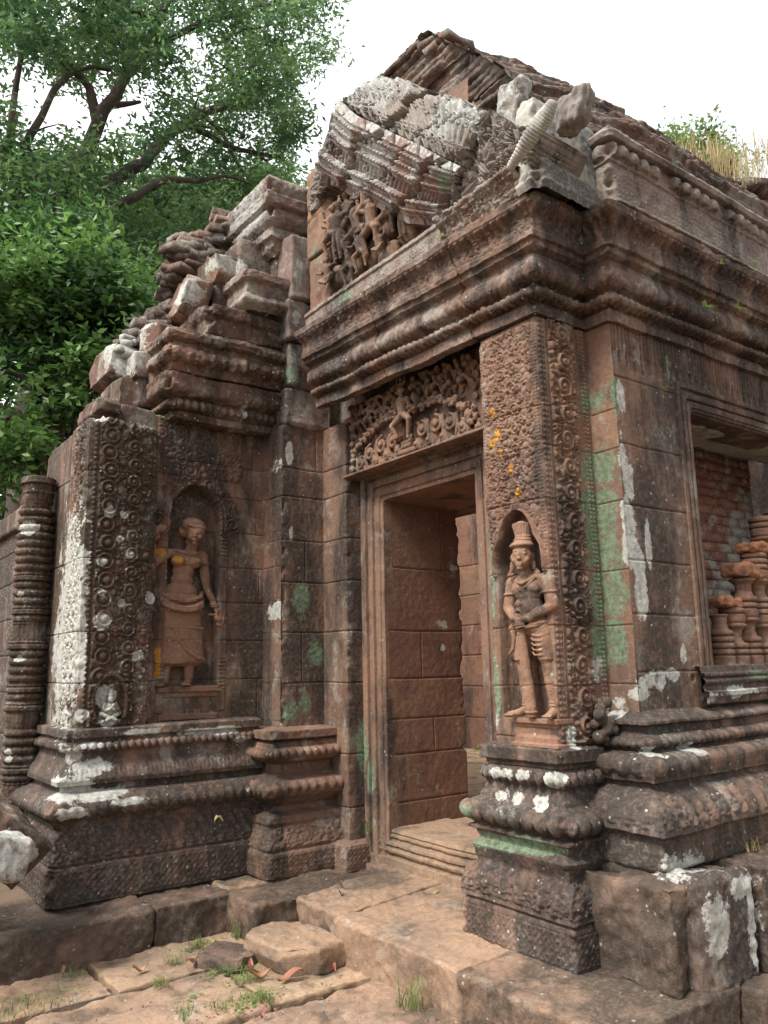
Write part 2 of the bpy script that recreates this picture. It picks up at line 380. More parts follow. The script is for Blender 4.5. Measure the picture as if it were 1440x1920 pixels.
def many(name, items, mat, parent):
    Vs, Qs, Ts, b = [], [], [], 0
    for V, Q, t in items: Vs.append(V); Qs.append(Q+b); Ts.append(np.full(len(V), t)); b += len(V)
    return mk(name, np.concatenate(Vs), np.concatenate(Qs), mat, parent, tint=np.concatenate(Ts))

def facet(seed, n=7, cut=.8):
    r = np.random.default_rng(seed); D = r.normal(size=(n, 3)); D /= np.linalg.norm(D, axis=1)[:, None]
    def f(P, nn):
        ext = np.abs(P).max(0)
        for d in D:
            k = P@d; lim = cut*np.abs(ext@np.abs(d))*.72; P = P-np.clip(k-lim, 0, None)[:, None]*d
        return P
    return f
# ------------------------------------------------------------------ fused sculpture (one continuous surface)
def _lathe(p0, p1, r0, r1, n=14, k=4):
    p0, p1 = np.array(p0, float), np.array(p1, float); ax = p1-p0; L = np.linalg.norm(ax); ax = ax/L if L > 1e-6 else np.array([0, 0, 1.])
    t = np.array([1., 0, 0]) if abs(ax[0]) < .8 else np.array([0, 1., 0]); e1 = np.cross(ax, t); e1 /= np.linalg.norm(e1); e2 = np.cross(ax, e1)
    pr = [(-r0*math.cos(a), r0*math.sin(a)) for a in np.linspace(.25, math.pi/2, k)]+[(L+r1*math.sin(a), r1*math.cos(a)) for a in np.linspace(0, math.pi/2-.25, k)]
    th = np.arange(n)*2*math.pi/n; V = []
    for h, r in pr: V.append(p0+ax*h+r*(np.cos(th)[:, None]*e1+np.sin(th)[:, None]*e2))
    V = np.concatenate(V+[[p0-ax*r0], [p1+ax*r1]]); m = len(pr); Q, T = [], []
    for i in range(m-1):
        for j in range(n): Q.append((i*n+j, i*n+(j+1) % n, (i+1)*n+(j+1) % n, (i+1)*n+j))
    for j in range(n): T.append((m*n, (j+1) % n, j)); T.append((m*n+1, (m-1)*n+j, (m-1)*n+(j+1) % n))
    return V, np.array(Q), np.array(T)
def cap(p0, p1, r0, r1=None, flat=1.): return ('c', p0, p1, r0, r1 if r1 else r0, flat)
def ell(c, r, rot=0.): return ('e', c, r, rot)
def tube(pts, r0, r1): return [cap(a, b, r0+(r1-r0)*i/(len(pts)-1), r0+(r1-r0)*(i+1)/(len(pts)-1)) for i, (a, b) in enumerate(zip(pts[:-1], pts[1:]))]
def blob(name, prims, vox, mat, parent, xf, sm=2, rough=.0015, tint=None, jz=()):
    """prims are in (across, up, depth); xf maps them to the world"""
    Vs, Qs, Ts, b = [], [], [], 0
    for p in prims:
        if p[0] == 'c':
            V, Q, T = _lathe(p[1], p[2], p[3], p[4]); c = (np.array(p[1])+np.array(p[2]))/2
            if p[5] != 1: V = V.copy(); V[:, 2] = c[2]+(V[:, 2]-c[2])*p[5]
        else:
            V, Q, T = _lathe((0, 0, -1e-5), (0, 0, 1e-5), 1., 1., 16, 6); V = V*np.array(p[2]); a = p[3]; c, s = math.cos(a), math.sin(a)
            V = np.stack([c*V[:, 0]-s*V[:, 1], s*V[:, 0]+c*V[:, 1], V[:, 2]], 1)+np.array(p[1])
        Vs.append(V); Qs.append(Q+b); Ts.append(T+b); b += len(V)
    V = np.concatenate(Vs)
    me = bpy.data.meshes.new('tmp'); Q, T = np.concatenate(Qs), np.concatenate(Ts)
    me.from_pydata(V.tolist(), [], Q.tolist()+T.tolist()); me.update()
    o = bpy.data.objects.new('tmp', me); COL.objects.link(o)
    r = o.modifiers.new('r', 'REMESH'); r.mode = 'VOXEL'; r.voxel_size = vox; r.adaptivity = 0
    if sm: s = o.modifiers.new('s', 'SMOOTH'); s.factor = .5; s.iterations = sm
    dg = bpy.context.evaluated_depsgraph_get(); dg.update(); m2 = bpy.data.meshes.new_from_object(o.evaluated_get(dg))
    V = np.empty(len(m2.vertices)*3, np.float32); m2.vertices.foreach_get('co', V); V = V.reshape(-1, 3).astype(float)
    for zj in jz: V[:, 2] -= .006*np.exp(-((V[:, 1]-zj-.01*np.sin(V[:, 0]*9))/.0035)**2)
    W = xf(V)
    for k in range(3): W[:, k] += rough*2*(fbm(W, 22, 3, 7+k)-.5)
    off = wl(parent); m2.vertices.foreach_set('co', (W-off).astype(np.float32).ravel()); m2.update()
    bpy.data.objects.remove(o); bpy.data.meshes.remove(me)
    m2.name = name; m2.polygons.foreach_set('use_smooth', np.ones(len(m2.polygons), bool))
    for a in list(m2.attributes):
        if a.name in ('wx', 'tint'): m2.attributes.remove(a)
    grow(m2, W, np.full(len(W), .6 if tint is None else tint)); m2.materials.clear(); m2.materials.append(mat)
    o = bpy.data.objects.new(name, m2); COL.objects.link(o); o.parent = parent
    return o

# ================================================================== lichen and stain growths (real places on the stone)
def pt(px, py, ax, v, r, ch, st=1.0): patch(at(px, py, ax, v), r, ch, st)
for px, py, r in ((1152, 740, (.05, .05, .16)), (1152, 830, (.05, .06, .18)), (1158, 900, (.05, .05, .12))): pt(px, py, 'y', 2.57, r, 1, 1.1)
for px, py, r in ((1165, 745, (.05, .05, .13)), (1168, 850, (.045, .05, .14)), (1180, 900, (.06, .05, .17)), (1178, 975, (.075, .05, .18)), (1182, 1030, (.08, .05, .17)), (1197, 1060, (.08, .05, .14)), (1202, 1110, (.08, .05, .18)), (1215, 1020, (.04, .05, .2)), (1212, 1280, (.10, .06, .05)), (1180, 1285, (.10, .08, .09)), (1235, 1275, (.10, .06, .07)), (1262, 1265, (.09, .05, .05)), (1282, 1225, (.04, .05, .07))): pt(px, py, 'y', 2.57, r, 0, 1.25)
for px, py, r in ((1150, 1150, (.16, .1, .20)), (1170, 1200, (.13, .1, .16)), (1140, 1230, (.1, .1, .16)), (1130, 1080, (.1, .1, .16)), (1255, 690, (.03, .05, .16))): pt(px, py, 'y', 2.57, r, 1, 1.0)
for py, st in ((760, .6), (880, 1.0), (960, 1.3), (1040, 1.35), (1120, 1.35), (1200, 1.25)): patch((3.47, 2.70, at(1112, py, 'y', 2.745)[2]), (.13, .16, .22), 1, st)
patch((3.42, 2.7, 1.55), (.10, .1, .12), 0, 1.2); patch((3.18, 2.73, 1.22), (.05, .06, .09), 0, 1.3); patch((3.45, 2.7, 1.38), (.09, .1, .09), 0, 1.1)
patch((3.10, 3.17, 2.05), (.05, .035, .42), 1, 1.0); patch((3.10, 3.17, 1.55), (.05, .035, .4), 1, .75); patch((3.10, 3.18, 1.3), (.05, .05, .12), 0, .9)
for px, py, r in ((925, 775, .05), (935, 815, .05), (940, 850, .04), (962, 880, .05), (975, 925, .045), (925, 830, .05)): pt(px, py, 'x', 3.10, (r, r*.7, r), 3, 1.0)
pt(338, 1045, 'y', 5.4, (.06, .1, .05), 3, 1.5); pt(300, 1035, 'y', 5.45, (.07, .12, .05), 3, 1.0); pt(293, 1240, 'y', 5.5, (.035, .2, .16), 3, .9)
patch((1.51, 5.55, 1.9), (.08, .45, 1.1), 0, .85); patch((1.53, 5.34, 1.75), (.05, .08, .5), 0, .72)
for px, py, r in ((243, 1040, .035), (190, 1165, .07), (190, 1055, .04), (205, 960, .05), (232, 965, .03), (190, 1110, .03), (200, 1310, .10), (205, 1345, .09), (155, 1340, .06), (258, 1230, .05), (283, 1120, .05), (190, 775, .07), (225, 1010, .03), (228, 1130, .03)): pt(px, py, 'y', 5.33, (r, .1, r), 0, 1.3)
for px, py, r in ((130, 1480, (.2, .2, .10)), (180, 1440, (.20, .2, .07)), (190, 1490, (.26, .2, .05)), (110, 1395, (.12, .2, .08)), (240, 1500, (.2, .2, .04)), (135, 1420, (.12, .2, .07)), (130, 1525, (.15, .2, .05))): pt(px, py, 'y', 5.22, r, 0, 1.05)
for px, py, r in ((400, 1370, (.26, .2, .035)), (270, 1372, (.2, .2, .03)), (450, 1385, (.1, .2, .03)), (170, 1398, (.14, .2, .03))): pt(px, py, 'y', 5.3, r, 0, .9)
for px, py, r in ((541, 850, (.05, .2, .14)), (527, 1145, (.03, .3, .10)), (547, 600, (.06, .2, .1)), (548, 520, (.05, .2, .2)), (484, 900, (.05, .3, .05)), (525, 870, (.03, .3, .14)), (545, 1000, (.03, .3, .09)), (470, 770, (.03, .3, .1))): pt(px, py, 'y', 5.2, r, 0, 1.15)
for px, py in ((565, 1120), (590, 1230), (545, 1330), (640, 1250), (545, 700), (640, 1300), (570, 1310)): pt(px, py, 'y', 5.19, (.10, .2, .16), 1, .75)
pt(685, 1400, 'x', 3.42, (.08, .09, .25), 1, 1.2); pt(665, 1385, 'x', 3.36, (.08, .07, .10), 1, .9); pt(700, 1460, 'x', 3.42, (.06, .06, .2), 1, 1.1)
pt(850, 1065, 'y', 4.61, (.06, .1, .06), 0, 1.1); pt(830, 1170, 'y', 4.61, (.09, .1, .05), 0, 1.0); pt(832, 1215, 'y', 4.61, (.06, .1, .05), 0, 1.0)
patch((3.0, 3.2, .70), (.14, .3, .06), 1, 1.35); patch((3.0, 2.9, .72), (.14, .3, .05), 1, 1.2); patch((2.98, 3.3, .82), (.1, .12, .09), 1, 1.1)
for y_ in (3.12, 3.0, 2.85): patch((3.02, y_, .93), (.10, .08, .05), 0, .85)
for y_ in (3.15, 3.05, 2.95, 2.76): patch((3.03, y_, 1.04), (.06, .07, .05), 0, 1.0)
patch((3.03, 2.73, 1.04), (.09, .09, .06), 0, 1.2); patch((2.98, 2.72, 1.15), (.1, .1, .05), 0, .8)
for px, py, r in ((1345, 1735, (.10, .2, .15)), (1410, 1700, (.05, .2, .20)), (1395, 1660, (.12, .25, .06)), (1420, 1780, (.05, .2, .12))): pt(px, py, 'y', 2.13, tuple(1.2*q for q in r), 0, 1.15)
pt(1300, 1680, 'y', 2.2, (.05, .12, .08), 0, 1.3); patch((3.4, 2.3, .66), (.3, .3, .1), 0, .5)
for px, py, r in ((1230, 1410, .07), (1300, 1405, .10), (1200, 1415, .05), (1180, 1405, .05)): pt(px, py, 'y', 2.42, (r, .15, .04), 0, 1.15)
for px, py, r in ((1250, 1320, .2), (1330, 1310, .2), (1180, 1335, .15), (1400, 1295, .2)): pt(px, py, 'y', 2.48, (r, .12, .05), 0, .85)
pt(1200, 1300, 'y', 2.57, (.15, .1, .05), 0, 1.0)
pt(1400, 1265, 'y', 2.6, (.3, .2, .05), 1, .8)
pt(590, 480, 'x', 3.0, (.1, .15, .2), 1, .5); pt(640, 560, 'x', 2.95, (.1, .2, .12), 1, 1.0)
# pale crown of the gable and the shoulder of the roof
patch((2.85, 3.7, 5.55), (.6, .8, .55), 0, .62); patch((2.8, 3.0, 4.75), (.5, .5, .40), 0, .58); patch((2.85, 3.9, 5.0), (.35, .7, .20), 0, .45)
pt(820, 430, 'x', 2.9, (.2, .2, .12), 1, .8); pt(850, 330, 'x', 2.9, (.2, .2, .2), 1, .6)

# ================================================================== the temple
TEM = thing('temple', (3.1, 4.0, 0.0), 'ruined red sandstone temple with a carved doorway, relief figures and a broken brick roof', 'temple')
def part(o, label=None): return tag(o, label) if label else o

# --- plan constants
XG, YG = 3.10, 2.745            # guardian pilaster corner
XB, YB = 3.51, 2.57             # window wall corner
XD = 3.43; DL, DR = 4.61, 3.62  # door plane and opening
ZS, ZT = .50, 2.79              # sill top, head of opening

# --- carved left pilaster
cvL = Carve(.50, 2.1, 3).column(.15, .062, .125, 'ring').column(.32, .062, .125, 'volute', .06).fill(1500, .014, .04)
cvLs = Carve(.55, 2.1, 5).column(.13, .05, .10).column(.25, .05, .10).fill(1800, .012, .035)
def relL(i, s, L, z, t):
    if i == 0:
        q = L-s
        return .016*cvLs(q, z-1.25)*((q < .30) & (q > .045))+fillet(q, .335, .02, .012)+fillet(q, .035, .016, .006)
    if i == 1:
        h = .026*cvL(s, z-1.25)*((s > .085) & (s < .44))+beads(z, s, .052, .034, .014, .009)+fillet(s, .083, .006, .006)+beads(z, s, .460, .034, .013, .007)
        nic = np.sqrt(((s-.22)/.10)**2+((z-1.40)/.16)**2)
        h = np.where((nic < 1) & (z > 1.29), -.03, h); h = np.where((nic > 1) & (nic < 1.18) & (z > 1.3), .02, h)
        return h
    return 0*s
o = sweep('pilaster', [(1.51, 6.30), (1.51, 5.34), (2.01, 5.34), (2.01, 5.50)], [(0, 1.22), (0, 3.27), (-.03, 3.30), (-.3, 3.31)], M['left'], TEM, relL, .0055, .0055, rough=.004, chip=.03, jz=(1.52, 1.85, 2.33, 2.93), seed=2)
part(o, 'dark mossy pilaster covered with carved rosettes and white lichen spots')
# little seated ascetic in a niche at its foot
fx = lambda V: np.stack([1.735+V[:, 0], 5.36-V[:, 2], 1.28+V[:, 1]], 1)
pr = [ell((0, .135, .02), (.020, .026, .02)), cap((0, .155, .02), (0, .185, .02), .016, .012), ell((0, .075, .01), (.038, .045, .022)), ell((0, .165, .015), (.024, .008, .022))]
pr += tube([(-.036, .105, .015), (-.056, .06, .025), (-.01, .075, .05), (.012, .10, .045)], .012, .009)+tube([(.036, .105, .015), (.056, .06, .025), (.012, .07, .05), (-.012, .10, .045)], .012, .009)
pr += tube([(-.02, .03, .01), (-.062, .045, .03), (.03, .005, .05)], .016, .010)+tube([(.02, .03, .01), (.062, .045, .03), (-.03, .005, .05)], .016, .010)+[cap((-.07, -.002, .015), (.07, -.002, .015), .010)]
part(blob('seated_figure', pr, .0035, M['left'], o, fx, 1, .0006), 'small cross-legged bearded figure in a tiny niche, pale with lichen')

# --- wall of the goddess niche
cvC = Carve(.72, .95, 11).fill(70, .05, .075, ('volute',)).fill(2600, .012, .036)
NX, NZ = 2.345-2.01, 1.255      # niche axis along the wall
nzs = [1.48, 2.60, 2.70, 2.80, 2.87, 2.92, 2.95]; nws = [.20, .20, .205, .185, .13, .07, .0]
def relC(i, s, L, z, t):
    a = s-NX; hw = np.interp(z, nzs, nws); d = hw-np.abs(a)
    ins = (z > 1.47) & (z < 2.95)
    h = 0*s
    dome = np.sqrt((a/.36)**2+((z-2.62)/.42)**2)
    fol = ((dome < 1) & (z > 2.6) | (z > 3.0)) & (s > .03) & (s < .70)
    h = np.where(fol, .024*cvC(s-.01, z-2.55)+.004, h)
    e = (np.abs(a)-hw)
    rim = ins & (e > -.001) & (e < .052) & (z > 2.58)
    h = np.where(rim, .030+.012*np.cos((e/.052)*12), h)
    sc1 = np.sqrt((np.abs(a)-.29)**2+(z-2.66)**2); vol = (sc1 < .062)
    h = np.where(vol, .020+.016*np.cos(sc1*190-np.arctan2(z-2.66, np.abs(a)-.29)), h)
    # jamb colonettes with ring groups
    col = (np.abs(np.abs(a)-.235) < .028) & (z < 2.6) & (z > 1.30)
    h = np.where(col, .012+.006*np.cos(z*2*math.pi/.028)*((np.abs(z-2.5) < .10) | (np.abs(z-1.56) < .12)), h)
    h = np.where(ins, np.minimum(h, np.where(d > 0, -.10*sst(0, .010, d), 9)), h)
    return h
def relC2(i, s, L, z, t): return relC(i, s, L, z, t) if i == 0 else 0*s
o = sweep('wall', [(2.01, 5.48), (2.915, 5.48), (2.915, 5.20)], [(0, 1.22), (0, 3.43)], M['wall'], TEM, relC2, .006, .006, rough=.0035, chip=0, jz=(1.52, 1.80, 2.08, 2.34, 2.61, 2.88, 3.12), jv=((0, .80, 2.88, 3.43), (0, .84, 2.61, 2.88), (0, .66, 2.34, 2.61), (0, .87, 2.08, 2.34), (0, .86, 1.22, 1.52)), seed=3)
part(o, 'wall bay with a carved ogee niche')
WC = o
# --- plain stepped pier right of the niche
o = sweep('pier', [(2.915, 5.48), (2.915, 5.19), (3.28, 5.19), (3.28, 4.87), (3.44, 4.87)], [(0, 1.16), (0, 3.44)], M['wall'], TEM, None, .009, .009, rough=.0045, chip=.028, jz=(1.48, 1.85, 2.22, 2.54, 2.88, 3.10), jv=((1, .17, 1.48, 1.85), (1, .20, 2.22, 2.54), (1, .30, 3.10, 3.44)), seed=4)
part(o, 'plain stepped pier with white lichen streaks')
sweep('pier', [(3.28, 5.18), (3.28, 4.87), (3.44, 4.87)], [(0, .40), (0, 1.165)], M['wall'], TEM, None, .009, .009, rough=.004, chip=.02, jz=(.62, .98), seed=41)

# --- broken top of the pier, rising beside the gable
def blocks(name, L, mat, label=None, tint=None):
    for (lo, hi, kw) in L:
        o = block(name, lo, hi, mat, TEM, **kw)
        if label: o['label'] = label
blocks('pier_block', [((2.93, 5.17, 3.44), (3.36, 5.6, 3.75), dict(rough=.012, rnd=.03, seed=1)), ((2.95, 5.15, 3.76), (3.34, 5.6, 4.12), dict(rough=.012, rnd=.03, seed=2)),
    ((2.92, 5.12, 4.13), (3.30, 5.55, 4.46), dict(rough=.01, rnd=.02, seed=3)), ((2.94, 5.10, 4.47), (3.22, 5.5, 5.02), dict(rough=.01, rnd=.02, seed=4))], M['top'], 'pale weathered block of the broken pier')

# --- stepped bases.  profile = (offset, height)
ringC = [(.12, .22), (.14, .23), (.14, .44), (.125, .452), (.135, .465), (.105, .66), (.115, .675), (.12, .69)]+arc((.12, .70), (.13, .845), .058)+[(.06, .865), (.055, .90), (.10, .905), (.105, .935)]+arc((.105, .935), (.03, 1.06), .0)+[(.03, 1.09)]+arc((.03, 1.09), (.03, 1.165), .03)+[(.028, 1.18), (.055, 1.185), (.055, 1.235), (.0, 1.245), (-.05, 1.25)]
cvP = Carve(3.2, .30, 21).fill(40, .03, .05, ('volute',)).fill(2500, .010, .026)
def relBase(i, s, L, z, t):
    s = s+.37*i+.6
    h = lattice(s, z, .25, .425, .085, .012)
    h = h+.012*cvP(s % 3.1, z-.48)*((z > .485) & (z < .645))+.008*np.cos((s+z*.6)/.07*2*math.pi)*((z > .48) & (z < .65))
    h = h+petals(s, z, .715, .835, .065, .010, False)+beads(s, z, 1.128, .050, .024, .022)+petals(s, z, .94, 1.0, .03, .005)
    return h
o = sweep('base', [(1.51, 6.30), (1.51, 5.34), (2.80, 5.34)], ringC, M['base'], TEM, relBase, .007, .006, rough=.005, chip=.045, seed=5)
part(o, 'dark moulded base below the goddess wall, crusted pale at its corner')
profP2 = [(.235, .22), (.25, .23), (.25, .375), (.235, .39), (.24, .405), (.195, .54), (.205, .56), (.20, .60), (.115, .62), (.10, .65), (.17, .70), (.235, .735)]+arc((.235, .74), (.215, .83), .03)+[(.13, .85), (.09, .87), (.085, .93), (.17, .96)]+arc((.17, .965), (.16, 1.05), .045)+[(.155, 1.075), (.12, 1.10), (.175, 1.105), (.175, 1.16), (.0, 1.175), (-.06, 1.18)]
def relP2(i, s, L, z, t):
    s = s+.21*i+.9
    h = lattice(s, z, .245, .365, .075, .014)+.016*cvP(s % 3.1, z-.40)*((z > .41) & (z < .53))
    return h+petals(s, z, .745, .83, .075, .014, False)+beads(s, z, 1.01, .062, .031, .022)+petals(s, z, .88, .93, .04, .006)
o = sweep('pier_base', [(2.915, 5.60), (2.915, 5.19), (3.34, 5.19)], profP2, M['carved'], TEM, relP2, .0065, .006, rough=.006, chip=.045, seed=6)
part(o, 'reddish moulded pier base with carved bead and lotus rows')
sweep('pier_base', [(3.20, 5.0), (3.20, 4.80), (3.41, 4.80)], [(.0, .22), (.0, .385), (-.03, .40), (-.1, .41)], M['carved'], TEM, lambda i, s, L, z, t: lattice(s, z, .24, .37, .075, .012), .006, .006, rough=.004, chip=.02, seed=61)

profG = [(.125, .20), (.13, .22), (.13, .40), (.118, .41), (.135, .425), (.13, .44)]+arc((.13, .44), (.065, .585), .02)+[(.065, .60), (.09, .655), (.095, .67)]+[(.055, .70), (.07, .745), (.095, .75), (.095, .765), (.07, .775)]+arc((.08, .785), (.075, .895), .045)+[(.05, .91), (.045, .93), (.03, .95), (.02, .985)]+arc((.02, .985), (.02, 1.075), .022)+[(.03, 1.085), (.022, 1.10), (.05, 1.11), (.055, 1.17), (.0, 1.185), (-.06, 1.19)]
def relG(i, s, L, z, t):
    s = s+.13*i+1.3
    h = lattice(s, z, .235, .375, .07, .013)+beads(s, z, .388, .018, .007, .004)
    h = h+.024*cvP((s*1.0) % 3.1, (z-.445)*1.0)*((z > .45) & (z < .585))+.008*np.cos(s/.115*2*math.pi)*((z > .45) & (z < .585))
    return h+beads(s, z, .84, .088, .045, .034)+beads(s, z, 1.035, .062, .032, .028)+.005*np.cos((s+z)*300)*(((s % .062-.031)**2+(z-1.035)**2) < .00055)
o = sweep('pedestal', [(3.44, 3.245), (3.10, 3.245), (3.10, 2.745), (3.36, 2.745)], profG, M['base'], TEM, relG, .005, .0045, rough=.0045, chip=.045, seed=7)
part(o, 'grey moulded pedestal under the club bearer, with a green band and white bead row')
profB = [(.25, .655), (.26, .67), (.26, .815), (.30, .82)]+arc((.30, .825), (.19, .985), .03)+[(.155, 1.0), (.15, 1.02), (.185, 1.03), (.185, 1.04)]+arc((.185, 1.045), (.12, 1.155), .05)+[(.09, 1.16)]+arc((.09, 1.165), (.09, 1.235), .035)+[(.065, 1.24), (.06, 1.275), (.10, 1.285), (.10, 1.30), (.0, 1.345), (-.05, 1.35)]
def relB(i, s, L, z, t):
    s = s+.4*i+.55
    h = lattice(s, z, .68, .805, .07, .012)+beads(s, z, 1.10, .095, .048, .020)*(s < 1.1)+beads(s, z, 1.20, .055, .027, .012)
    return h+.016*cvP(s % 3.1, z-.84)*((z > .85) & (z < .97))*(s < 1.35)+.007*np.cos((s)/.09*2*math.pi)*((z > .85) & (z < .97))
o = sweep('base', [(3.51, 3.0), (3.51, 2.57), (8.2, 2.57)], profB, M['base'], TEM, relB, .009, .0065, rough=.006, chip=.045, seed=8)
part(o, 'dark moss-stained moulded base below the window')

# --- guardian pilaster
cvG = Carve(.38, .98, 31).tree(.19, .042, .115).fill(3200, .009, .026)
cvGs = Carve(.20, 2.3, 33).column(.10, .066, .15).fill(1400, .010, .028)
gz = [1.315, 2.05, 2.13, 2.20, 2.255, 2.31, 2.358, 2.39, 2.405]; gw = [.165, .165, .17, .155, .118, .10, .072, .04, .0]
def relGp(i, s, L, z, t):
    if i == 0: return 0*s
    if i == 1:      # face with the niche
        a = s-(3.193-2.958); hw = np.interp(z, gz, gw); d = hw-np.abs(a)
        h = np.where(z > 2.42, .020*cvG(s-.030, z-2.45)*((s > .035) & (s < .405)), 0)
        h = np.where((z < 2.44) & (z > 2.10) & (np.abs(a) > hw+.02), .016*cvG(s-.030, z-1.72)*((s > .01) & (s < .41)), h)
        h = np.where(z > 2.42, h+beads(z, s, .014, .019, .0075, .006)+fillet(s, .026, .004, .005), h)
        h = h+(beads(z, s, .430, .019, .008, .006)+beads(z, s, .412, .019, .0065, .004))*(z > 2.06)
        e = np.abs(a)-hw
        rim = (z > 2.06) & (z < 2.45) & (e > -.002) & (e < .030)
        h = np.where(rim, .020-.010*np.cos(e/.030*2*math.pi), h)
        ins = (z > 1.315) & (z < 2.405)
        h = np.where(ins, np.minimum(h, np.where(d > 0, -.085*sst(0, .010, d), 9)), h)
        return h
    if i == 2:
        b = beads(z, s, .020, .030, .011, .008)+beads(z, s, .045, .030, .010, .006)+beads(z, s, L-.030, .024, .0095, .009)+beads(z, s, L-.055, .024, .0095, .008)+fillet(s, .062, .006, .006)
        return b+.032*cvGs(s-.085, z-1.2)*((s > .07) & (s < L-.07))
    return 0*s
o = sweep('pilaster', [(3.44, 3.193), (3.10, 3.193), (3.10, 2.745), (3.51, 2.745), (3.51, 2.57)], [(0, 1.17), (0, 3.45)], M['carved'], TEM, relGp, .0042, .0042, rough=.003, chip=.016, jz=(1.22, 1.48, 1.78, 2.07, 2.44, 2.73, 2.95), seed=9, jd=.010)
part(o, 'finely carved red pilaster with a niche and green crusted side')
GP = o
# broken scroll foot beside the pilaster
pr = []
for k in range(16): pr.append(ell((random.uniform(-.06, .07), random.uniform(-.10, .10), random.uniform(0, .05)), (random.uniform(.022, .038),)*2+(.03,)))
part(blob('scroll_foot', pr, .006, M['base'], GP, lambda V: np.stack([3.36+V[:, 0], 2.70-V[:, 2], 1.30+V[:, 1]], 1), 2, .003), 'knobbly eroded scroll, partly white with lichen')

# --- window wall
def relBw(i, s, L, z, t):
    if i: return 0*s
    h = -.014*sst(.3, .9, np.cos(s/.034*2*math.pi)*.5+.5)*sst(3.27, 3.30, z)*(z < 3.46)
    h = h-.016*sst(.5, 1., np.cos((s)/.068*2*math.pi)*.5+.5)*((z > 3.20+.03*np.cos(s/.14)) & (z < 3.30))
    for (sx, zz) in ((.50, 1.50), (.17, 1.50)): h = np.where((s-sx)**2+((z-zz)*.75)**2 < .00025, -.05, h)
    return h
WX0, WX1, WZ0, WZ1 = 4.25, 6.3, 1.56, 3.06
for pth, pf_, jz_, jv_ in (([(3.51, 2.57), (4.08, 2.57)], [(0, 1.33), (0, 3.20)], (1.54, 1.835, 2.12, 2.42, 2.76, 3.14), ()),
                         ([(3.51, 2.57), (8.2, 2.57)], [(0, 3.20), (0, 3.47)], (), ((0, .16, 3.2, 3.5), (0, .27, 3.2, 3.5), (0, 1.6, 3.2, 3.5), (0, 2.6, 3.2, 3.5))),
                         ([(6.45, 2.57), (8.2, 2.57)], [(0, 1.33), (0, 3.20)], (1.54, 1.835, 2.12, 2.42, 2.76, 3.14), ()), ([(4.06, 2.57), (6.5, 2.57)], [(0, 1.33), (0, 1.42)], (), ())):
    sweep('wall', pth, pf_, M['wall'], TEM, relBw, .007, .007, rough=.005, chip=.02, jz=jz_, jv=jv_, seed=10)
# --- window: moulded frame, sill, balusters
xfB = lambda V: np.stack([V[:, 0], 2.57-V[:, 2], V[:, 1]], 1)
frp = [(0, -.30), (0, -.03), (.012, -.022), (.012, -.012), (.028, -.008), (.03, .0), (.06, .004), (.062, -.008), (.075, -.008), (.078, .006), (.11, .010), (.115, -.004), (.13, -.004), (.135, .012), (.165, .014), (.17, -.03)]
frp = [(a, b) for a, b in frp]
WIN = sweep('window', [(WX1, WZ0-.05), (WX1, WZ1), (WX0, WZ1), (WX0, WZ0-.05)], frp, M['wall'], TEM, None, .012, .006, rough=.003, chip=.02, xf=xfB, seed=12)
part(WIN, 'window opening with a multi-stepped red frame')
sillp = [(-.02, 1.34), (.03, 1.36), (.035, 1.39), (.05, 1.40), (.05, 1.425), (.02, 1.43), (.015, 1.455)]+arc((.015, 1.455), (.015, 1.50), .018)+[(.03, 1.505), (.03, 1.52), (.01, 1.525), (.0, 1.56), (-.20, 1.56)]
sweep('sill', [(4.03, 2.545), (6.6, 2.545)], sillp, M['base'], WIN, None, .012, .006, rough=.005, chip=0, seed=13)
def baluster(x, y, z1, r, seed):
    rr = random.Random(seed); z = WZ0; pts = [(r*1.0, z)]; k = 0
    while z < z1:
        kind = k % 5
        if kind == 0: pts += [(r*.98, z+.012), (r*1.0, z+.05), (r*.86, z+.056)]; z += .058
        elif kind in (1, 2): pts += [(r*.80, z), (r*1.02, z+.008), (r*1.05, z+.020), (r*.98, z+.032), (r*.80, z+.036)]; z += .038
        elif kind == 3: pts += [(r*.72, z+.006), (r*.60, z+.035), (r*.66, z+.075), (r*.82, z+.085)]; z += .088
        else: pts += [(r*.86, z+.002), (r*1.02, z+.008), (r*1.04, z+.020), (r*.86, z+.026)]; z += .028
        k += 1 if k % 5 != 2 or rr.random() < .45 else 0
    pts.append((r*.7, z+.004)); pts.append((.001, z+.004)); n = 40
    pf = dens(pts, .006); th = np.arange(n+1)*2*math.pi/n
    R, TH = np.meshgrid(pf[:, 0], th, indexing='ij'); Z = np.repeat(pf[:, 1][:, None], n+1, 1)
    P = np.stack([x+R*np.cos(TH), y+R*np.sin(TH), Z], -1); wob = (fbm(P, 14, 3, seed)-.5)*.014; P[..., 0] += wob*np.cos(TH); P[..., 1] += wob*np.sin(TH)
    o = mk('baluster', P.reshape(-1, 3), quads(len(pf), n+1), M['statue'], WIN, smooth=True, tint=np.full(P.shape[0]*P.shape[1], rr.uniform(.3, .8)))
    return o, z
bx_ = lambda px: float(at(px, 1200, 'y', 2.70)[0])
bz_ = lambda px, py: float(at(px, py, 'y', 2.70)[2])
bl = [(bx_(1352), 2.70, bz_(1350, 1160), .070, 'short lathe-turned stump hidden beside the frame'), (bx_(1377), 2.70, bz_(1377, 1148), .075, 'broken turned baluster with a flat top, second from the frame'), (bx_(1403), 2.70, bz_(1398, 1092), .075, 'taller broken turned baluster, third from the frame'), (bx_(1429), 2.70, bz_(1418, 1047), .078, 'tallest turned baluster, fourth from the frame'), (bx_(1454), 2.70, 2.5, .085, None), (bx_(1478), 2.70, 2.5, .085, None), (bx_(1502), 2.70, 2.5, .085, None)]
tops = []
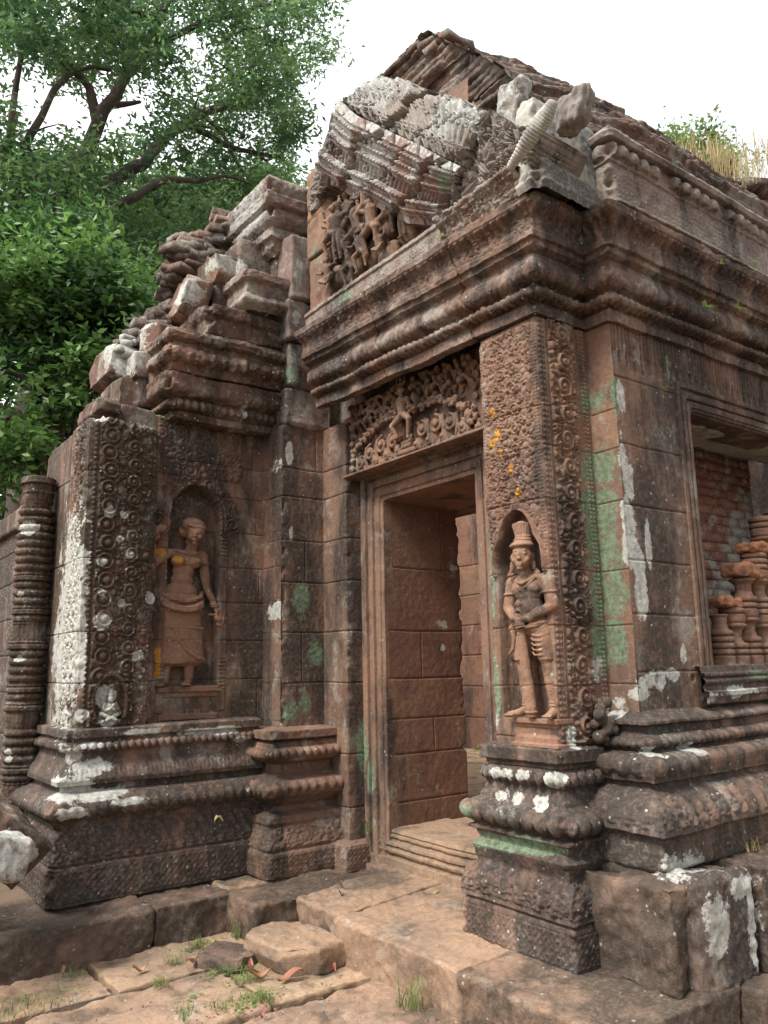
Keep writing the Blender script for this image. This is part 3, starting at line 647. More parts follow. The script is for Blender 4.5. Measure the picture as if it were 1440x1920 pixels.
for k, (x, y, z1, r, lab) in enumerate(bl):
    o, zt = baluster(x, y, z1, r, 40+k); tops.append(zt); part(o, lab)

# --- door frame, jambs, sill
xfA = lambda V: np.stack([XD-V[:, 2], -V[:, 0], V[:, 1]], 1)
dfp = [(0, -.08), (0, 0), (.03, .0), (.035, .014), (.075, .016), (.08, .002), (.10, .002), (.105, .026), (.15, .03), (.155, .010), (.175, .010), (.18, .036), (.225, .04), (.23, .018), (.262, .018)]
DF = sweep('door_frame', [(-DR, .29), (-DR, ZT), (-DL, ZT), (-DL, .29)], dfp, M['carved'], TEM, None, .012, .005, rough=.003, chip=.02, xf=xfA, jz=(), seed=14)
part(DF, 'stepped moulding around the doorway, green lichen low on its left side')
block('door_head', (XD-.02, 3.2, 2.99), (3.9, 5.0, 3.12), M['clean'], TEM, rough=.004)
sweep('jamb', [(XD+.03, DL), (4.17, DL), (4.17, DL+.5)], [(0, .46), (0, 2.80)], M['clean'], TEM, None, .009, .009, rough=.004, chip=.03, jz=(.66, .98, 1.22, 1.50, 1.84, 2.30), jv=((0, .40, .98, 1.22), (0, .30, 1.50, 1.84), (0, .52, 2.3, 2.8)), seed=15)
sweep('jamb', [(4.17, DR-.5), (4.17, DR), (XD+.03, DR)], [(0, .46), (0, 2.80)], M['clean'], TEM, None, .02, .02, rough=.004, jz=(.98, 1.5, 2.1), seed=16)
block('door_soffit', (XD+.04, 3.3, 2.79), (4.4, 5.1, 3.1), M['clean'], TEM, rough=.006, res=.04)
silp = [(.045, .20), (.05, .325), (.015, .33), (.01, .345), (.035, .355), (.04, .372), (.025, .38), (.02, .392), (.035, .402), (.035, .42), (.0, .428), (-.002, .44), (.012, .448), (.012, .462), (-.005, .468), (.005, .478), (-.01, .497), (-.06, .503), (-.5, .505)]
o = sweep('door_sill', [(XD+.02, 5.0), (XD+.02, 3.2)], silp, M['floor'], DF, lambda i, s, L, z, t: .002*np.cos(s*400)*((z > .35) & (z < .40)), .01, .004, rough=.006, chip=0, seed=17)
part(o, 'worn moulded threshold below the doorway')

# --- lintel
LX = 3.28
LIN = block('lintel', (LX+.045, 3.25, 2.99), (3.6, 4.865, 3.56), M['carved'], TEM, rough=.004, res=.03, rnd=.01)
part(LIN, 'deeply carved lintel with a central figure and a garland of scrolls')
def person_prims(cx, cz, h, lean=0., arms='up', legs='dance', d=.0, seed=0, crown=True):
    """small relief figure, h = height; origin at the feet"""
    r = random.Random(seed); u = h/7.
    hip = (cx+lean*u*.4, cz+3.3*u, d); ch = (cx+lean*u*1.1, cz+4.9*u, d+.1*u); hd = (cx+lean*u*1.6, cz+6.3*u, d+.2*u)
    P = [ell(hd, (.42*u, .55*u, .42*u)), cap(ch, hd, .34*u, .22*u), cap(hip, ch, .62*u, .78*u, .8), ell(ch, (.95*u, .45*u, .5*u)), ell(hip, (.75*u, .55*u, .55*u))]
    if crown: P += [cap((hd[0], hd[1]+.35*u, d), (hd[0]+lean*.1*u, hd[1]+.95*u, d), .36*u, .14*u), ell((hd[0], hd[1]+.28*u, d+.1*u), (.5*u, .13*u, .48*u))]
    P += [ell((hd[0], hd[1]-.05*u, d+.6*u), (.1*u, .16*u, .12*u))]
    for sg in (-1, 1):
        sh = (ch[0]+sg*.9*u, ch[1]+.25*u, d)
        if arms == 'up': e = (sh[0]+sg*r.uniform(.7, 1.)*u, sh[1]+r.uniform(-.1, .5)*u, d+.2*u); ha = (e[0]+sg*r.uniform(-.6, .2)*u, e[1]+1.1*u, d+.35*u)
        elif arms == 'side': e = (sh[0]+sg*.5*u, sh[1]-1.1*u, d+.1*u); ha = (e[0]+sg*r.uniform(.2, .9)*u, e[1]+r.uniform(-.9, .4)*u, d+.4*u)
        else: e = (sh[0]+sg*1.0*u, sh[1]-.3*u, d); ha = (e[0]+sg*.9*u, e[1]+.4*u, d+.2*u)
        P += [cap(sh, e, .30*u, .24*u), cap(e, ha, .24*u, .17*u), ell(ha, (.22*u,)*3)]
        hp = (hip[0]+sg*.38*u, hip[1]-.1*u, d)
        if legs == 'dance': k = (hp[0]+sg*r.uniform(.7, 1.4)*u, hp[1]-r.uniform(.5, 1.1)*u, d+.4*u); f = (k[0]-sg*r.uniform(.1, .8)*u, cz+.2*u+r.uniform(0, .5)*u, d+.1*u)
        elif legs == 'sit': k = (hp[0]+sg*1.3*u, hp[1]-.1*u, d+.5*u); f = (hp[0]-sg*.2*u, hp[1]-.9*u, d+.5*u)
        else: k = (hp[0]+sg*.1*u, hp[1]-1.5*u, d+.1*u); f = (hp[0]+sg*.1*u, cz+.1*u, d)
        P += [cap(hp, k, .46*u, .34*u), cap(k, f, .33*u, .2*u), cap(f, (f[0]+sg*.35*u, f[1]-.1*u, d+.3*u), .17*u, .14*u)]
    return P
def curl(cx, cz, r, sg=1, d=0., rot=0., turns=1.3, th=.011, n=13):
    pts = []
    for k in range(n):
        f = k/(n-1); rr = r*(1-.82*f); a = rot+sg*f*turns*2*math.pi; pts.append((cx+rr*math.cos(a), cz+rr*math.sin(a), d+.012*f))
    return tube(pts, th, th*.9)+[ell((cx, cz, d+.012), (th*1.3,)*3)]
pr = []
cL, wL = 4.13, 1.46          # centre (y) and width; local a = -(y-cL), z up from 2.99
pr += person_prims(0, .10, .40, .0, 'side', 'dance', .06, 5)+person_prims(-.01, .375, .19, .1, 'up', 'sit', .06, 2)
pr += [cap((-.07, .03, .03), (.07, .03, .03), .022), cap((-.05, .07, .03), (.05, .07, .03), .018), cap((-.06, .10, .03), (.06, .10, .03), .014)]
for sg in (-1, 1):           # garland
    g = [(sg*.07, .30, .05), (sg*.14, .315, .045), (sg*.26, .315, .04), (sg*.38, .29, .035), (sg*.48, .25, .035), (sg*.57, .20, .03), (sg*.63, .14, .03), (sg*.65, .07, .03)]
    pr += tube(g, .018, .015)
    for k in range(15): f = k/14*6.999; a, b = g[int(f)], g[min(7, int(f)+1)]; q = f-int(f); pr += curl(a[0]+(b[0]-a[0])*q, a[1]+(b[1]-a[1])*q+random.uniform(-.035, .035), random.uniform(.02, .03), random.choice((-1, 1)), .045, random.uniform(0, 6), 1.1, .0095, 8)
    for k in range(26):
        f = k/25*6.999; a, b = g[int(f)], g[min(7, int(f)+1)]; q = f-int(f); c = [a[j]+(b[j]-a[j])*q for j in range(3)]
        pr.append(ell((c[0], c[1]+.014*(-1)**k, c[2]+.018), (.015, .014, .014)))
    for k, (cx, cz, r) in enumerate(((.16, .150, .060), (.30, .150, .068), (.44, .125, .062), (.56, .07, .050), (.23, .06, .035), (.37, .05, .035), (.10, .06, .035))):
        pr += curl(sg*cx, cz, r, -sg, .025, math.pi/2 if sg > 0 else math.pi/2, 1.45, .0125)
        pr += [cap((sg*(cx-.03), max(.035, cz-.11), .0), (sg*(cx+.01), cz+.01, .015), .036, .03, .6)]
        pr += tube([(sg*(cx+r*.9), cz+.05, .02), (sg*(cx+r*1.15), cz-.03, .025), (sg*(cx+r*.7), max(.012, cz-.10), .02), (sg*(cx), max(.010, cz-.125), .015)], .013, .010)
    for row, (zz, n, hh) in enumerate(((.345, 9, .085), (.425, 10, .08), (.49, 10, .055))):
        for k in range(n):
            a = sg*(.085+.62*(k+.5*(row % 2)+random.uniform(-.25, .25))/n); hh_ = hh; hh = hh_*random.uniform(.7, 1.25); z0 = zz+random.uniform(-.018, .018)-(.10*max(0, abs(a)-.42) if row == 0 else .02*abs(a)); b = random.choice((-1, 1, 1))*sg*random.uniform(.012, .026)
            if random.random() < .35: pr += curl(a+random.uniform(-.02, .02), z0+.03, random.uniform(.018, .028), random.choice((-1, 1)), .03, random.uniform(0, 6), 1.1, .008, 8)
            pr += tube([(a, z0-.015, .01), (a+b*.2, z0+hh*.45, .03), (a+b, z0+hh*.75, .045), (a+b*1.9, z0+hh*.60, .055)], .0135, .013)+[ell((a+b*2.0, z0+hh*.45, .055), (.017, .021, .017))]
            pr += [ell((a+sg*.018, z0+.02, .018), (.012, .022, .014), random.uniform(-.6, .6))]; hh = hh_
    for k in range(7): pr += curl(sg*(.69-.012*k % .03), .03+.07*k, .026, sg, .02, k, 1.1, .009, 8)
    for k in range(11): pr += [ell((sg*(.05+.062*k), -.004+.006*math.sin(k*2.1), .02), (.03, .012, .018)), ell((sg*(.02+.062*k), .022, .022), (.011, .016, .014))]
for k in range(110): pr.append(ell((random.uniform(-.70, .70), random.uniform(.02, .54), .008), (random.uniform(.012, .024), random.uniform(.012, .026), .016)))
xfL = lambda V: np.stack([LX+.05-V[:, 2]*1.15, cL-V[:, 0], 3.0+V[:, 1]], 1)
o = blob('lintel_carving', pr, .0052, M['carved'], LIN, xfL, 1, .0012)
block('lintel_border', (LX-.03, 3.25, 2.985), (3.5, 4.868, 3.003), M['carved'], LIN, rough=.003, res=.02, rnd=.006)

# --- main cornice round the door front and the window wall
profK = [(-.05, 3.44), (.03, 3.44), (.035, 3.50), (.02, 3.51), (.02, 3.53)]+arc((.03, 3.53), (.05, 3.60), .038)+[(.045, 3.615)]+arc((.05, 3.62), (.12, 3.72), .045)+[(.105, 3.735), (.10, 3.765), (.15, 3.785), (.155, 3.815), (.18, 3.82), (.185, 3.85)]+arc((.17, 3.86), (.235, 3.98), -.03)+[(.25, 3.99), (.255, 4.03), (.235, 4.04), (-.12, 4.06)]
def relK(i, s, L, z, t):
    s = s+5
    h = beads(s, z, 3.565, .052, .026, .024)+beads(s+.026, z, 3.565, .052, .012, .020)
    h = h+petals(s, z, 3.625, 3.70, .085, .012, False)
    lv = ((z > 3.865) & (z < 3.985)); h = h+np.where(lv, petals(s, z, 3.86, 3.99, .058, .016, True)+.012*cvP(s % 3.1, z-3.85), 0)
    h = h-.035*np.clip(fbm(np.stack([s, z, s*0], -1), 5, 3, 77)-.56, 0, 1)*5*.3
    for q in (.9, 1.75, 2.6, 3.4, 4.3): h = h+groove(s-5-.02*np.sin(z*30), q, .006, .03)
    return h
profK = [(a*.84, b+.015*(b < 3.6)) for a, b in profK]
def tilt(V): V = V.copy(); V[:, 2] += .034*np.clip(V[:, 1]-2.745, 0, 9)*(V[:, 0] < 3.35); return V
o = sweep('cornice', [(3.10, 4.96), (3.10, 2.745), (3.51, 2.745), (3.51, 2.57), (8.2, 2.57)], profK, M['cornice'], TEM, relK, .0065, .005, rough=.009, chip=.06, seed=18, xf=tilt)
part(o, 'massive carved cornice wrapping the corner of the building')
# --- parapet above the window wall with a row of stone balls
profPar = [(.10, 4.04), (.17, 4.06), (.17, 4.075), (.14, 4.08), (.14, 4.30), (.155, 4.31)]+arc((.14, 4.32), (.15, 4.42), .0)+[(.19, 4.425), (.20, 4.455), (.19, 4.475), (.08, 4.485), (-.2, 4.50)]
def relPar(i, s, L, z, t):
    return lattice(s, z, 4.09, 4.295, .07, .013)+beads(s, z, 4.37, .10, .050, .05)*(rnd1(np.floor(s/.10), 8) > .12)
o = sweep('parapet', [(3.53, 3.2), (3.53, 2.54), (8.2, 2.54)], profPar, M['top'], TEM, relPar, .0085, .007, rough=.008, chip=.06, seed=19)
part(o, 'pale weathered parapet with a row of stone balls above the window')
# --- carved frieze band and blocks at the foot of the gable
sweep('frieze', [(3.02, 4.96), (3.02, 3.28)], [(-.05, 4.02), (.02, 4.045), (.02, 4.065), (.035, 4.07), (.035, 4.235), (.05, 4.245), (.05, 4.27), (-.2, 4.28)], M['top'], TEM, lambda i, s, L, z, t: lattice(s, z, 4.08, 4.23, .055, .011), .006, .006, rough=.007, chip=.03, seed=20)
sweep('frieze', [(2.90, 3.26), (2.90, 2.60)], [(-.1, 4.02), (.0, 4.05)]+arc((.0, 4.06), (.06, 4.17), -.02)+[(.07, 4.18), (-.2, 4.21)], M['top'], TEM, lambda i, s, L, z, t: np.abs(np.cos(s/.03*math.pi))*.014*((z > 4.07) & (z < 4.16))+.018*cvP(s, (z-4.03)), .006, .006, rough=.009, chip=.03, seed=21)
blocks('gable_block', [((3.02, 4.66, 4.26), (3.5, 4.96, 4.72), dict(rough=.006, rnd=.012, seed=5)), ((3.01, 4.62, 4.74), (3.5, 4.98, 5.06), dict(rough=.008, rnd=.015, seed=6)), ((3.15, 3.1, 4.2), (3.6, 4.9, 4.9), dict(rough=.006, seed=7)),
    ((3.05, 2.75, 4.0), (3.7, 4.9, 4.22), dict(rough=.006, seed=8, res=.05)), ((3.02, 4.66, 5.06), (3.5, 5.0, 5.50), dict(rough=.01, rnd=.02, seed=10))], M['carved'])

blocks('gable_block', [((3.14, 2.80, 4.15), (3.75, 3.6, 4.58), dict(rough=.02, rnd=.012, seed=9, res=.03)), ((3.20, 3.3, 4.6), (3.8, 4.7, 5.12), dict(rough=.03, rnd=.05, seed=12, res=.02)), ((3.16, 3.85, 5.0), (3.8, 4.6, 5.42), dict(rough=.03, rnd=.05, seed=13, res=.02))], M['brick'])
# --- gable: battered corbelled mouldings in slipping courses
def zp(pts, x): return np.array([at(560+a/2.483, 100+b/2.483, 'x', x)[1:] for a, b in pts])
IL = zp([(118, 590), (230, 655), (350, 705), (500, 790), (640, 800), (700, 780)], 3.00)
OL = zp([(190, 215), (290, 295), (450, 375), (600, 445), (700, 500), (745, 520)], 2.80)
CR = zp([(205, 200), (262, 140), (350, 75), (480, 120), (700, 190), (860, 250)], 2.80)
def lerpl(A, u):
    k = np.clip(u, 0, 1)*(len(A)-1); i = np.clip(k.astype(int), 0, len(A)-2); f = (k-i)[..., None]; return A[i]*(1-f)+A[i+1]*f
def gable_piece(name, A, B, nu, nv, dfun, mat, seed, x0=3.05, cracks=True):
    U, V_ = np.meshgrid(np.linspace(0, 1, nu), np.linspace(0, 1, nv), indexing='ij')
    a, b = lerpl(A, U), lerpl(B, U); YZ = a+(b-a)*V_[..., None]
    su = U*2.0
    dep = dfun(su, V_)
    P = np.stack([x0-dep, YZ[..., 0], YZ[..., 1]], -1)
    if cracks:
        zz = P[..., 2]-.10*(P[..., 1]-4.0)+.05*np.round(np.sin(P[..., 1]*9)+1.4*vn(P*np.array([0, 1, .3]), 5, 3))*.9
        lv = np.array([4.62, 4.86, 5.12, 5.38, 5.66]); cid = np.digitize(zz, lv)
        P[..., 0] -= np.array([.0, .03, .01, .05, .02, .05])[cid]
        dz = np.min(np.abs(zz[..., None]-lv), -1); P[..., 0] += .075*np.exp(-(dz/.011)**2)
        vj = np.abs(((P[..., 1]+.21*cid) % .47)-.235); P[..., 0] += .04*np.exp(-(vj/.007)**2)
    for k in range(3): P[..., k] += .014*(fbm(P, 4, 3, seed+k)-.5)+.004*(fbm(P, 30, 2, seed+9+k)-.5)
    tn = .5+.4*(vn(P, 2.2, seed)-.5)
    Vs, Q = P.reshape(-1, 3), quads(nu, nv)
    # a back and rim so that it is a solid slab
    Bk = P.copy(); Bk[..., 0] = np.maximum(P[..., 0]+.10, x0+.22); n0 = Vs.shape[0]
    idx = np.arange(nu*nv).reshape(nu, nv); rim = np.concatenate([idx[:, 0], idx[-1, 1:], idx[-2::-1, -1], idx[0, -2:0:-1]]); r2 = np.roll(rim, -1)
    Q2 = np.stack([rim, r2, r2+n0, rim+n0], 1)
    return mk(name, np.concatenate([Vs, Bk.reshape(-1, 3)]), np.concatenate([Q, Q2, quads(nu, nv, n0, True)]), mat, TEM, tint=np.concatenate([tn.ravel(), tn.ravel()]))
def band_depth(su, v):
    d = .04+.17*v
    st_ = np.array([0, .10, .105, .22, .225, .34, .35, .50, .51, .62, .625, .74, .745, .87, .875, 1.0])
    dd = np.array([0, 0, .02, .02, .028, .028, .006, .012, .03, .03, .022, .022, .036, .036, .05, .02])
    h = np.interp(v, st_, dd)
    for vc in (.165, .285, .565, .685, .81): h = h+beads(su, v*.72, vc*.72, .040, .024, .030)
    h = h+.012*np.cos(su/.05*2*math.pi)*((v > .36) & (v < .50))
    return d+h
GB = gable_piece('gable', IL, OL, 420, 220, band_depth, M['band'], 60)
part(GB, 'broken gable arch of slipped moulded courses, pale with lichen')
cvR = Carve(2.1, .55, 51)
for k_ in range(19):
    x_ = .05+.112*k_; cvR.st(x_, .22, .235, Carve.leaf, random.uniform(-.12, .12), 1, 1.)
    cvR.st(x_+.056, .09, .10, Carve.leaf, .5, 1, .8); cvR.st(x_, .10, .045, Carve.volute, k_, 1, 1.25); cvR.st(x_+.05, .30, .05, Carve.volute, k_, -1, .9)
cvR.fill(500, .02, .045)
def crest_depth(su, v):
    h = .042*cvR(su, v*.45)
    return .18+.02*v+h-.05*sst(.8, 1., v)
# ragged top line
CRr = []; rr_ = random.Random(4)
for u in np.linspace(0, 1, 30):
    q = lerpl(CR, np.array(u)); CRr.append((q[0], q[1]+rr_.uniform(-.02, .02)))
o = gable_piece('gable_crest', OL+np.array([.0, .006]), np.array(CRr), 360, 110, crest_depth, M['pale'], 70)
part(o, 'row of eroded upright leaves along the top of the gable')
# naga end of the gable arch: jumbled pale carving
NL = zp([(690, 800), (740, 860), (900, 760), (1090, 600)], 2.95); NT = zp([(735, 470), (850, 250), (960, 330), (1100, 330)], 2.82)
SL = zp([(45, 745), (52, 640), (85, 480), (170, 230)], 2.98); SR = zp([(112, 610), (122, 560), (150, 470), (215, 215)], 2.90)
cvS = Carve(.9, .4, 57).fill(60, .05, .10, ('leaf',)).fill(500, .015, .04)
o = gable_piece('gable_side', SL, SR, 150, 50, lambda su, v: .03+.08*v+.035*cvS(su*.45, v*.3)+.02*np.cos(v*9), M['pale'], 90, cracks=False); part(o, 'pale upright strip of leaves at the left edge of the gable')
cvN = Carve(.9, .75, 53).fill(60, .06, .11, ('volute', 'leaf')).fill(1800, .012, .04)
o = gable_piece('gable_end', NL, np.array([(a, b+rr_.uniform(-.05, .04)) for a, b in [tuple(lerpl(NT, np.array(u))) for u in np.linspace(0, 1, 14)]]), 190, 170, lambda su, v: .05+.12*v+.050*cvN(su*.45, v*.75)+.015*np.cos(su*14+v*9), M['pale'], 80, x0=3.02, cracks=False)
part(o, 'lichen-covered serpent-head end of the gable')
GE = o
# ringed trunk-like horn and tuft
hp = [tuple(at(a_, b_, 'x', 2.78)) for a_, b_ in ((958, 312), (978, 292), (995, 266), (1008, 240), (1018, 216), (1030, 192))]
hr = [.024, .032, .042, .048, .046, .030]; pr = []
hd = np.array(hp[-1])-np.array(hp[0]); ha = math.atan2(-hd[1], hd[2])
for k in range(22):
    f = k/21*4.999; i = int(f); q = f-i; c = [hp[i][j]*(1-q)+hp[i+1][j]*q for j in range(3)]; r = (hr[i]*(1-q)+hr[i+1]*q); c = (-c[1], c[2], 2.78-c[0]+.02*math.sin(f))
    pr += [ell(c, (r*1.03, .0085, r*1.03), -ha), ell(c, (r*.93, .02, r*.93), -ha)]
part(blob('horn', pr, .0042, M['plaster'], GE, lambda V: np.stack([2.78-V[:, 2], -V[:, 0], V[:, 1]], 1), 0, .001), 'pale ribbed horn curving up at the corner')
hb2 = at(1076, 196, 'x', 3.0)
def ribs(P, n): P = facet(4, 7, 1.0)(P, n); a = np.arctan2(P[:, 0]*1.5, P[:, 1]); P = P+n*(.010*np.abs(np.sin(a*6+P[:, 2]*5)))[:, None]; P[:, 1] += .25*P[:, 2]*-1; return P
o = block('stone_plume', (hb2[0]-.05, hb2[1]-.08, hb2[2]-.12), (hb2[0]+.06, hb2[1]+.07, hb2[2]+.04), M['pale'], GE, res=.012, rnd=.03, rough=.014, seed=8, extra=ribs); part(o, 'broken fluted stone tip on the corner')
# smooth grey plastered corner block
patch((3.1, 2.45, 4.1), (.4, .2, .10), 2, .7); patch((3.36, 2.47, 4.5), (.10, .2, .3), 2, .6)  # shade painted into the right end; the foot is darkened too
o = sweep('corner_block', [(2.89, 2.62), (2.89, 2.49), (3.42, 2.49)], [(.01, 4.02), (.03, 4.06), (.015, 4.08), (.015, 4.11), (.0, 4.14), (.0, 4.46), (-.02, 4.55), (-.07, 4.62), (-.25, 4.68)], M['plaster'], TEM, None, .012, .012, rough=.012, chip=.06, seed=22)
part(o, 'smooth grey plastered block standing on the cornice corner')
c = at(955, 200, 'x', 3.02); block('gable_block', (2.99, c[1]-.09, c[2]-.22), (3.07, c[1]+.09, c[2]+.13), M['pale'], TEM, rough=.012, rnd=.012, res=.015, rot=(.25, 0, 0))
block('corner_core', (3.0, 2.66, 4.03), (3.9, 3.2, 4.40), M['top'], TEM, rough=.02, rnd=.015, res=.02)

# --- dancing figures in the gable
pr = []
for (a, z0, h, ln, ar, lg, sd) in ((-.36, .22, .40, .2, 'wide', 'stand', 21), (-.14, .16, .42, -.2, 'up', 'dance', 22), (.06, .08, .40, .2, 'up', 'dance', 23), (-.46, .30, .34, .5, 'up', 'dance', 1), (-.24, .33, .36, -.4, 'up', 'dance', 2), (-.02, .30, .36, .6, 'wide', 'dance', 3), (.20, .16, .34, -.3, 'up', 'dance', 4), (-.48, .0, .27, -.4, 'wide', 'sit', 5), (-.27, .0, .30, .3, 'up', 'dance', 6), (-.06, .02, .28, -.5, 'wide', 'dance', 7), (.36, .10, .26, .2, 'side', 'stand', 8), (.15, .0, .2, .2, 'up', 'sit', 9)):
    pr += person_prims(a, z0, h*1.22, ln, ar, lg, .06+.03*(sd % 2), sd)+[ell((a+random.uniform(-.05, .05), z0+h*random.uniform(.2, .8), .01), (.07, .09, .05)) for _ in range(3)]
o = blob('gable_figures', pr, .006, M['carved'], TEM, lambda V: np.stack([3.10-V[:, 2]*1.2, 4.15-V[:, 0], 4.29+V[:, 1]], 1), 1, .0015)
part(o, 'crowd of dancing figures carved in the gable field')
sweep('gable_field', [(3.12, 4.70), (3.12, 3.2)], [(0, 4.2), (0, 5.25)], M['carved'], TEM, None, .02, .02, rough=.008, seed=23)

def turn(L, c, ang):
    """turn prims about the upright axis through c (positive = towards the viewer's right)"""
    cs, sn = math.cos(ang), math.sin(ang)
    def q(p): a, d = p[0]-c[0], p[2]-c[2]; return (c[0]+a*cs+d*sn, p[1], c[2]-a*sn+d*cs)
    return [('c', q(p[1]), q(p[2]), p[3], p[4], p[5]) if p[0] == 'c' else ('e', q(p[1]), p[2], p[3]) for p in L]
# --- club bearer
G0, GD = 2.915, 3.175
P = []
A_ = lambda y, z, d: (G0-y, z, d)       # across from world y
P += [ell(A_(2.916, 2.150, .105), (.049, .066, .056)), ell(A_(2.918, 2.115, .115), (.040, .040, .045)), cap(A_(2.918, 2.10, .08), A_(2.90, 2.03, .06), .032, .036)]
P += [ell(A_(2.925, 2.148, .160), (.010, .021, .013)), ell(A_(2.925, 2.132, .166), (.013, .009, .010)), ell(A_(2.926, 2.106, .156), (.022, .006, .009)), ell(A_(2.926, 2.096, .154), (.018, .007, .009)), ell(A_(2.925, 2.080, .145), (.018, .013, .014))]
for sg in (-1, 1):
    P += [ell(A_(2.921+sg*.021, 2.158, .147), (.014, .0085, .011)), ell(A_(2.921+sg*.021, 2.174, .150), (.018, .006, .009)), ell(A_(2.921+sg*.030, 2.125, .138), (.014, .016, .014)), ell(A_(2.918+sg*.050, 2.145, .095), (.009, .022, .014)), ell(A_(2.918+sg*.054, 2.100, .085), (.011, .030, .012)), ell(A_(2.918+sg*.066, 2.060, .075), (.022, .014, .016)), ell(A_(2.918+sg*.060, 2.078, .075), (.012, .012, .012))]
for k in range(13): a = (k/12-.5)*math.pi; P.append(ell((math.sin(a)*.054-.002, 2.205, .103+.055*math.cos(a)), (.009, .009, .009)))
P += [ell(A_(2.916, 2.196, .10), (.055, .008, .060)), ell(A_(2.915, 2.218, .095), (.056, .014, .058)), ell(A_(2.912, 2.236, .09), (.050, .015, .05)), ell(A_(2.91, 2.253, .085), (.045, .013, .045)), cap(A_(2.908, 2.258, .08), A_(2.918, 2.300, .078), .036, .042), ell(A_(2.919, 2.325, .078), (.047, .008, .046))]
for k in range(9): a = (k/8-.5)*2.8; P.append(cap((math.sin(a)*.036-.003+.006, 2.262, .08+.038*math.cos(a)), (math.sin(a)*.044-.003, 2.318, .078+.044*math.cos(a)), .004))
P = turn(P, A_(2.916, 2.15, .095), .50)
P += [ell(A_(2.905, 1.985, .070), (.098, .055, .052)), ell(A_(2.900, 1.945, .080), (.080, .050, .048)), ell(A_(2.888, 1.885, .080), (.062, .070, .052)), ell(A_(2.887, 1.825, .075), (.074, .05, .058)), ell(A_(2.885, 1.775, .070), (.088, .050, .058))]
P += [ell(A_(2.945, 1.972, .105), (.042, .028, .022)), ell(A_(2.862, 1.972, .105), (.042, .028, .022)), cap(A_(2.99, 2.025, .06), A_(2.82, 2.02, .06), .032, .032)]
# necklace
P += tube([A_(2.960, 2.035, .10), A_(2.93, 2.012, .125), A_(2.905, 2.004, .13), A_(2.88, 2.012, .125), A_(2.85, 2.035, .10)], .007, .007)+tube([A_(2.975, 2.03, .10), A_(2.93, 1.985, .13), A_(2.91, 1.965, .137), A_(2.88, 1.985, .13), A_(2.84, 2.03, .10)], .0045, .0045)
# arms: shoulder, elbow, wrist, hand
for sh, el_, wr in ((A_(3.015, 2.015, .060), A_(3.038, 1.885, .070), A_(2.965, 1.828, .125)), (A_(2.795, 2.010, .060), A_(2.768, 1.880, .075), A_(2.865, 1.822, .130))):
    P += [ell(sh, (.036, .038, .036)), cap(sh, el_, .034, .030), cap(el_, wr, .030, .021), cap(wr, (wr[0]*.55+(G0-2.915)*.45, wr[1]-.003, .150), .022, .019)]
    b = [sh[j]*.55+el_[j]*.45 for j in range(3)]; P += [ell(b, (.042, .009, .042))]
    P += [ell([wr[j]*.9+el_[j]*.1 for j in range(3)], (.012, .024, .027))]
for k in range(4):   # fingers over the club, upper and lower hand
    P += tube([A_(2.940-.002*k, 1.842-.013*k, .150), A_(2.920, 1.840-.013*k, .166), A_(2.898, 1.838-.013*k, .158)], .0062, .0052)
    P += tube([A_(2.885+.001*k, 1.822-.013*k, .150), A_(2.908, 1.815-.013*k, .172), A_(2.932, 1.812-.013*k, .160)], .0064, .0054)
P += tube([A_(2.945, 1.835, .15), A_(2.93, 1.858, .160), A_(2.915, 1.868, .158)], .008, .006)+tube([A_(2.88, 1.835, .15), A_(2.895, 1.858, .160), A_(2.908, 1.862, .158)], .008, .006)
P += [ell(A_(2.926, 1.895, .135), (.021, .020, .021)), ell(A_(2.926, 1.914, .135), (.012, .012, .012)), cap(A_(2.926, 1.88, .135), A_(2.922, 1.78, .14), .017, .017), ell(A_(2.921, 1.762, .135), (.024, .010, .024)), ell(A_(2.921, 1.745, .135), (.022, .007, .022))]
P += [cap(A_(2.920, 1.74, .13), A_(2.902, 1.37, .11), .0215, .031), ell(A_(2.901, 1.350, .108), (.034, .012, .032)), ell(A_(2.900, 1.332, .106), (.024, .012, .024))]
# belt, short sampot, legs
P += tube([A_(2.968, 1.805, .07), A_(2.93, 1.782, .125), A_(2.885, 1.776, .135), A_(2.83, 1.79, .115), A_(2.805, 1.81, .06)], .012, .012)
for (hx, kx, ax_, fx_, fo) in ((2.935, 2.968, 2.962, 2.985, 3.022), (2.842, 2.824, 2.803, 2.800, 2.795)):
    P += [cap(A_(hx, 1.755, .062), A_(kx, 1.625, .064), .052, .045), ell(A_(kx, 1.615, .064), (.047, .010, .047)), cap(A_(kx, 1.63, .060), A_(kx*.5+ax_*.5, 1.50, .055), .036, .034), cap(A_(kx*.5+ax_*.5, 1.50, .055), A_(ax_, 1.385, .055), .034, .022)]
    P += [ell(A_(ax_, 1.400, .055), (.030, .007, .030)), ell(A_(ax_, 1.384, .055), (.032, .007, .032))]
    P += [cap(A_(ax_, 1.365, .05), A_(fx_, 1.345, .09), .024, .020), cap(A_(fx_, 1.345, .085), A_(fo, 1.337, .125), .020, .015)]
    for k in range(5): P.append(cap(A_(fo+.014-.007*k, 1.338, .12), A_(fo+.018-.009*k, 1.333, .142-.002*k), .0065, .0055))
for k in range(5):   # hanging folds over the far thigh
    z0 = 1.745-.024*k; P += tube([A_(2.890-.002*k, z0, .098), A_(2.86, z0-.014, .117), A_(2.825, z0-.016, .113), A_(2.797, z0-.002, .085)], .0055, .0055)
P += tube([A_(2.985, 1.80, .03), A_(3.05, 1.795, .03), A_(3.075, 1.775, .025)], .016, .012)+tube([A_(3.055, 1.79, .03), A_(3.045, 1.73, .03), A_(3.058, 1.67, .03), A_(3.085, 1.645, .03)], .017, .006)
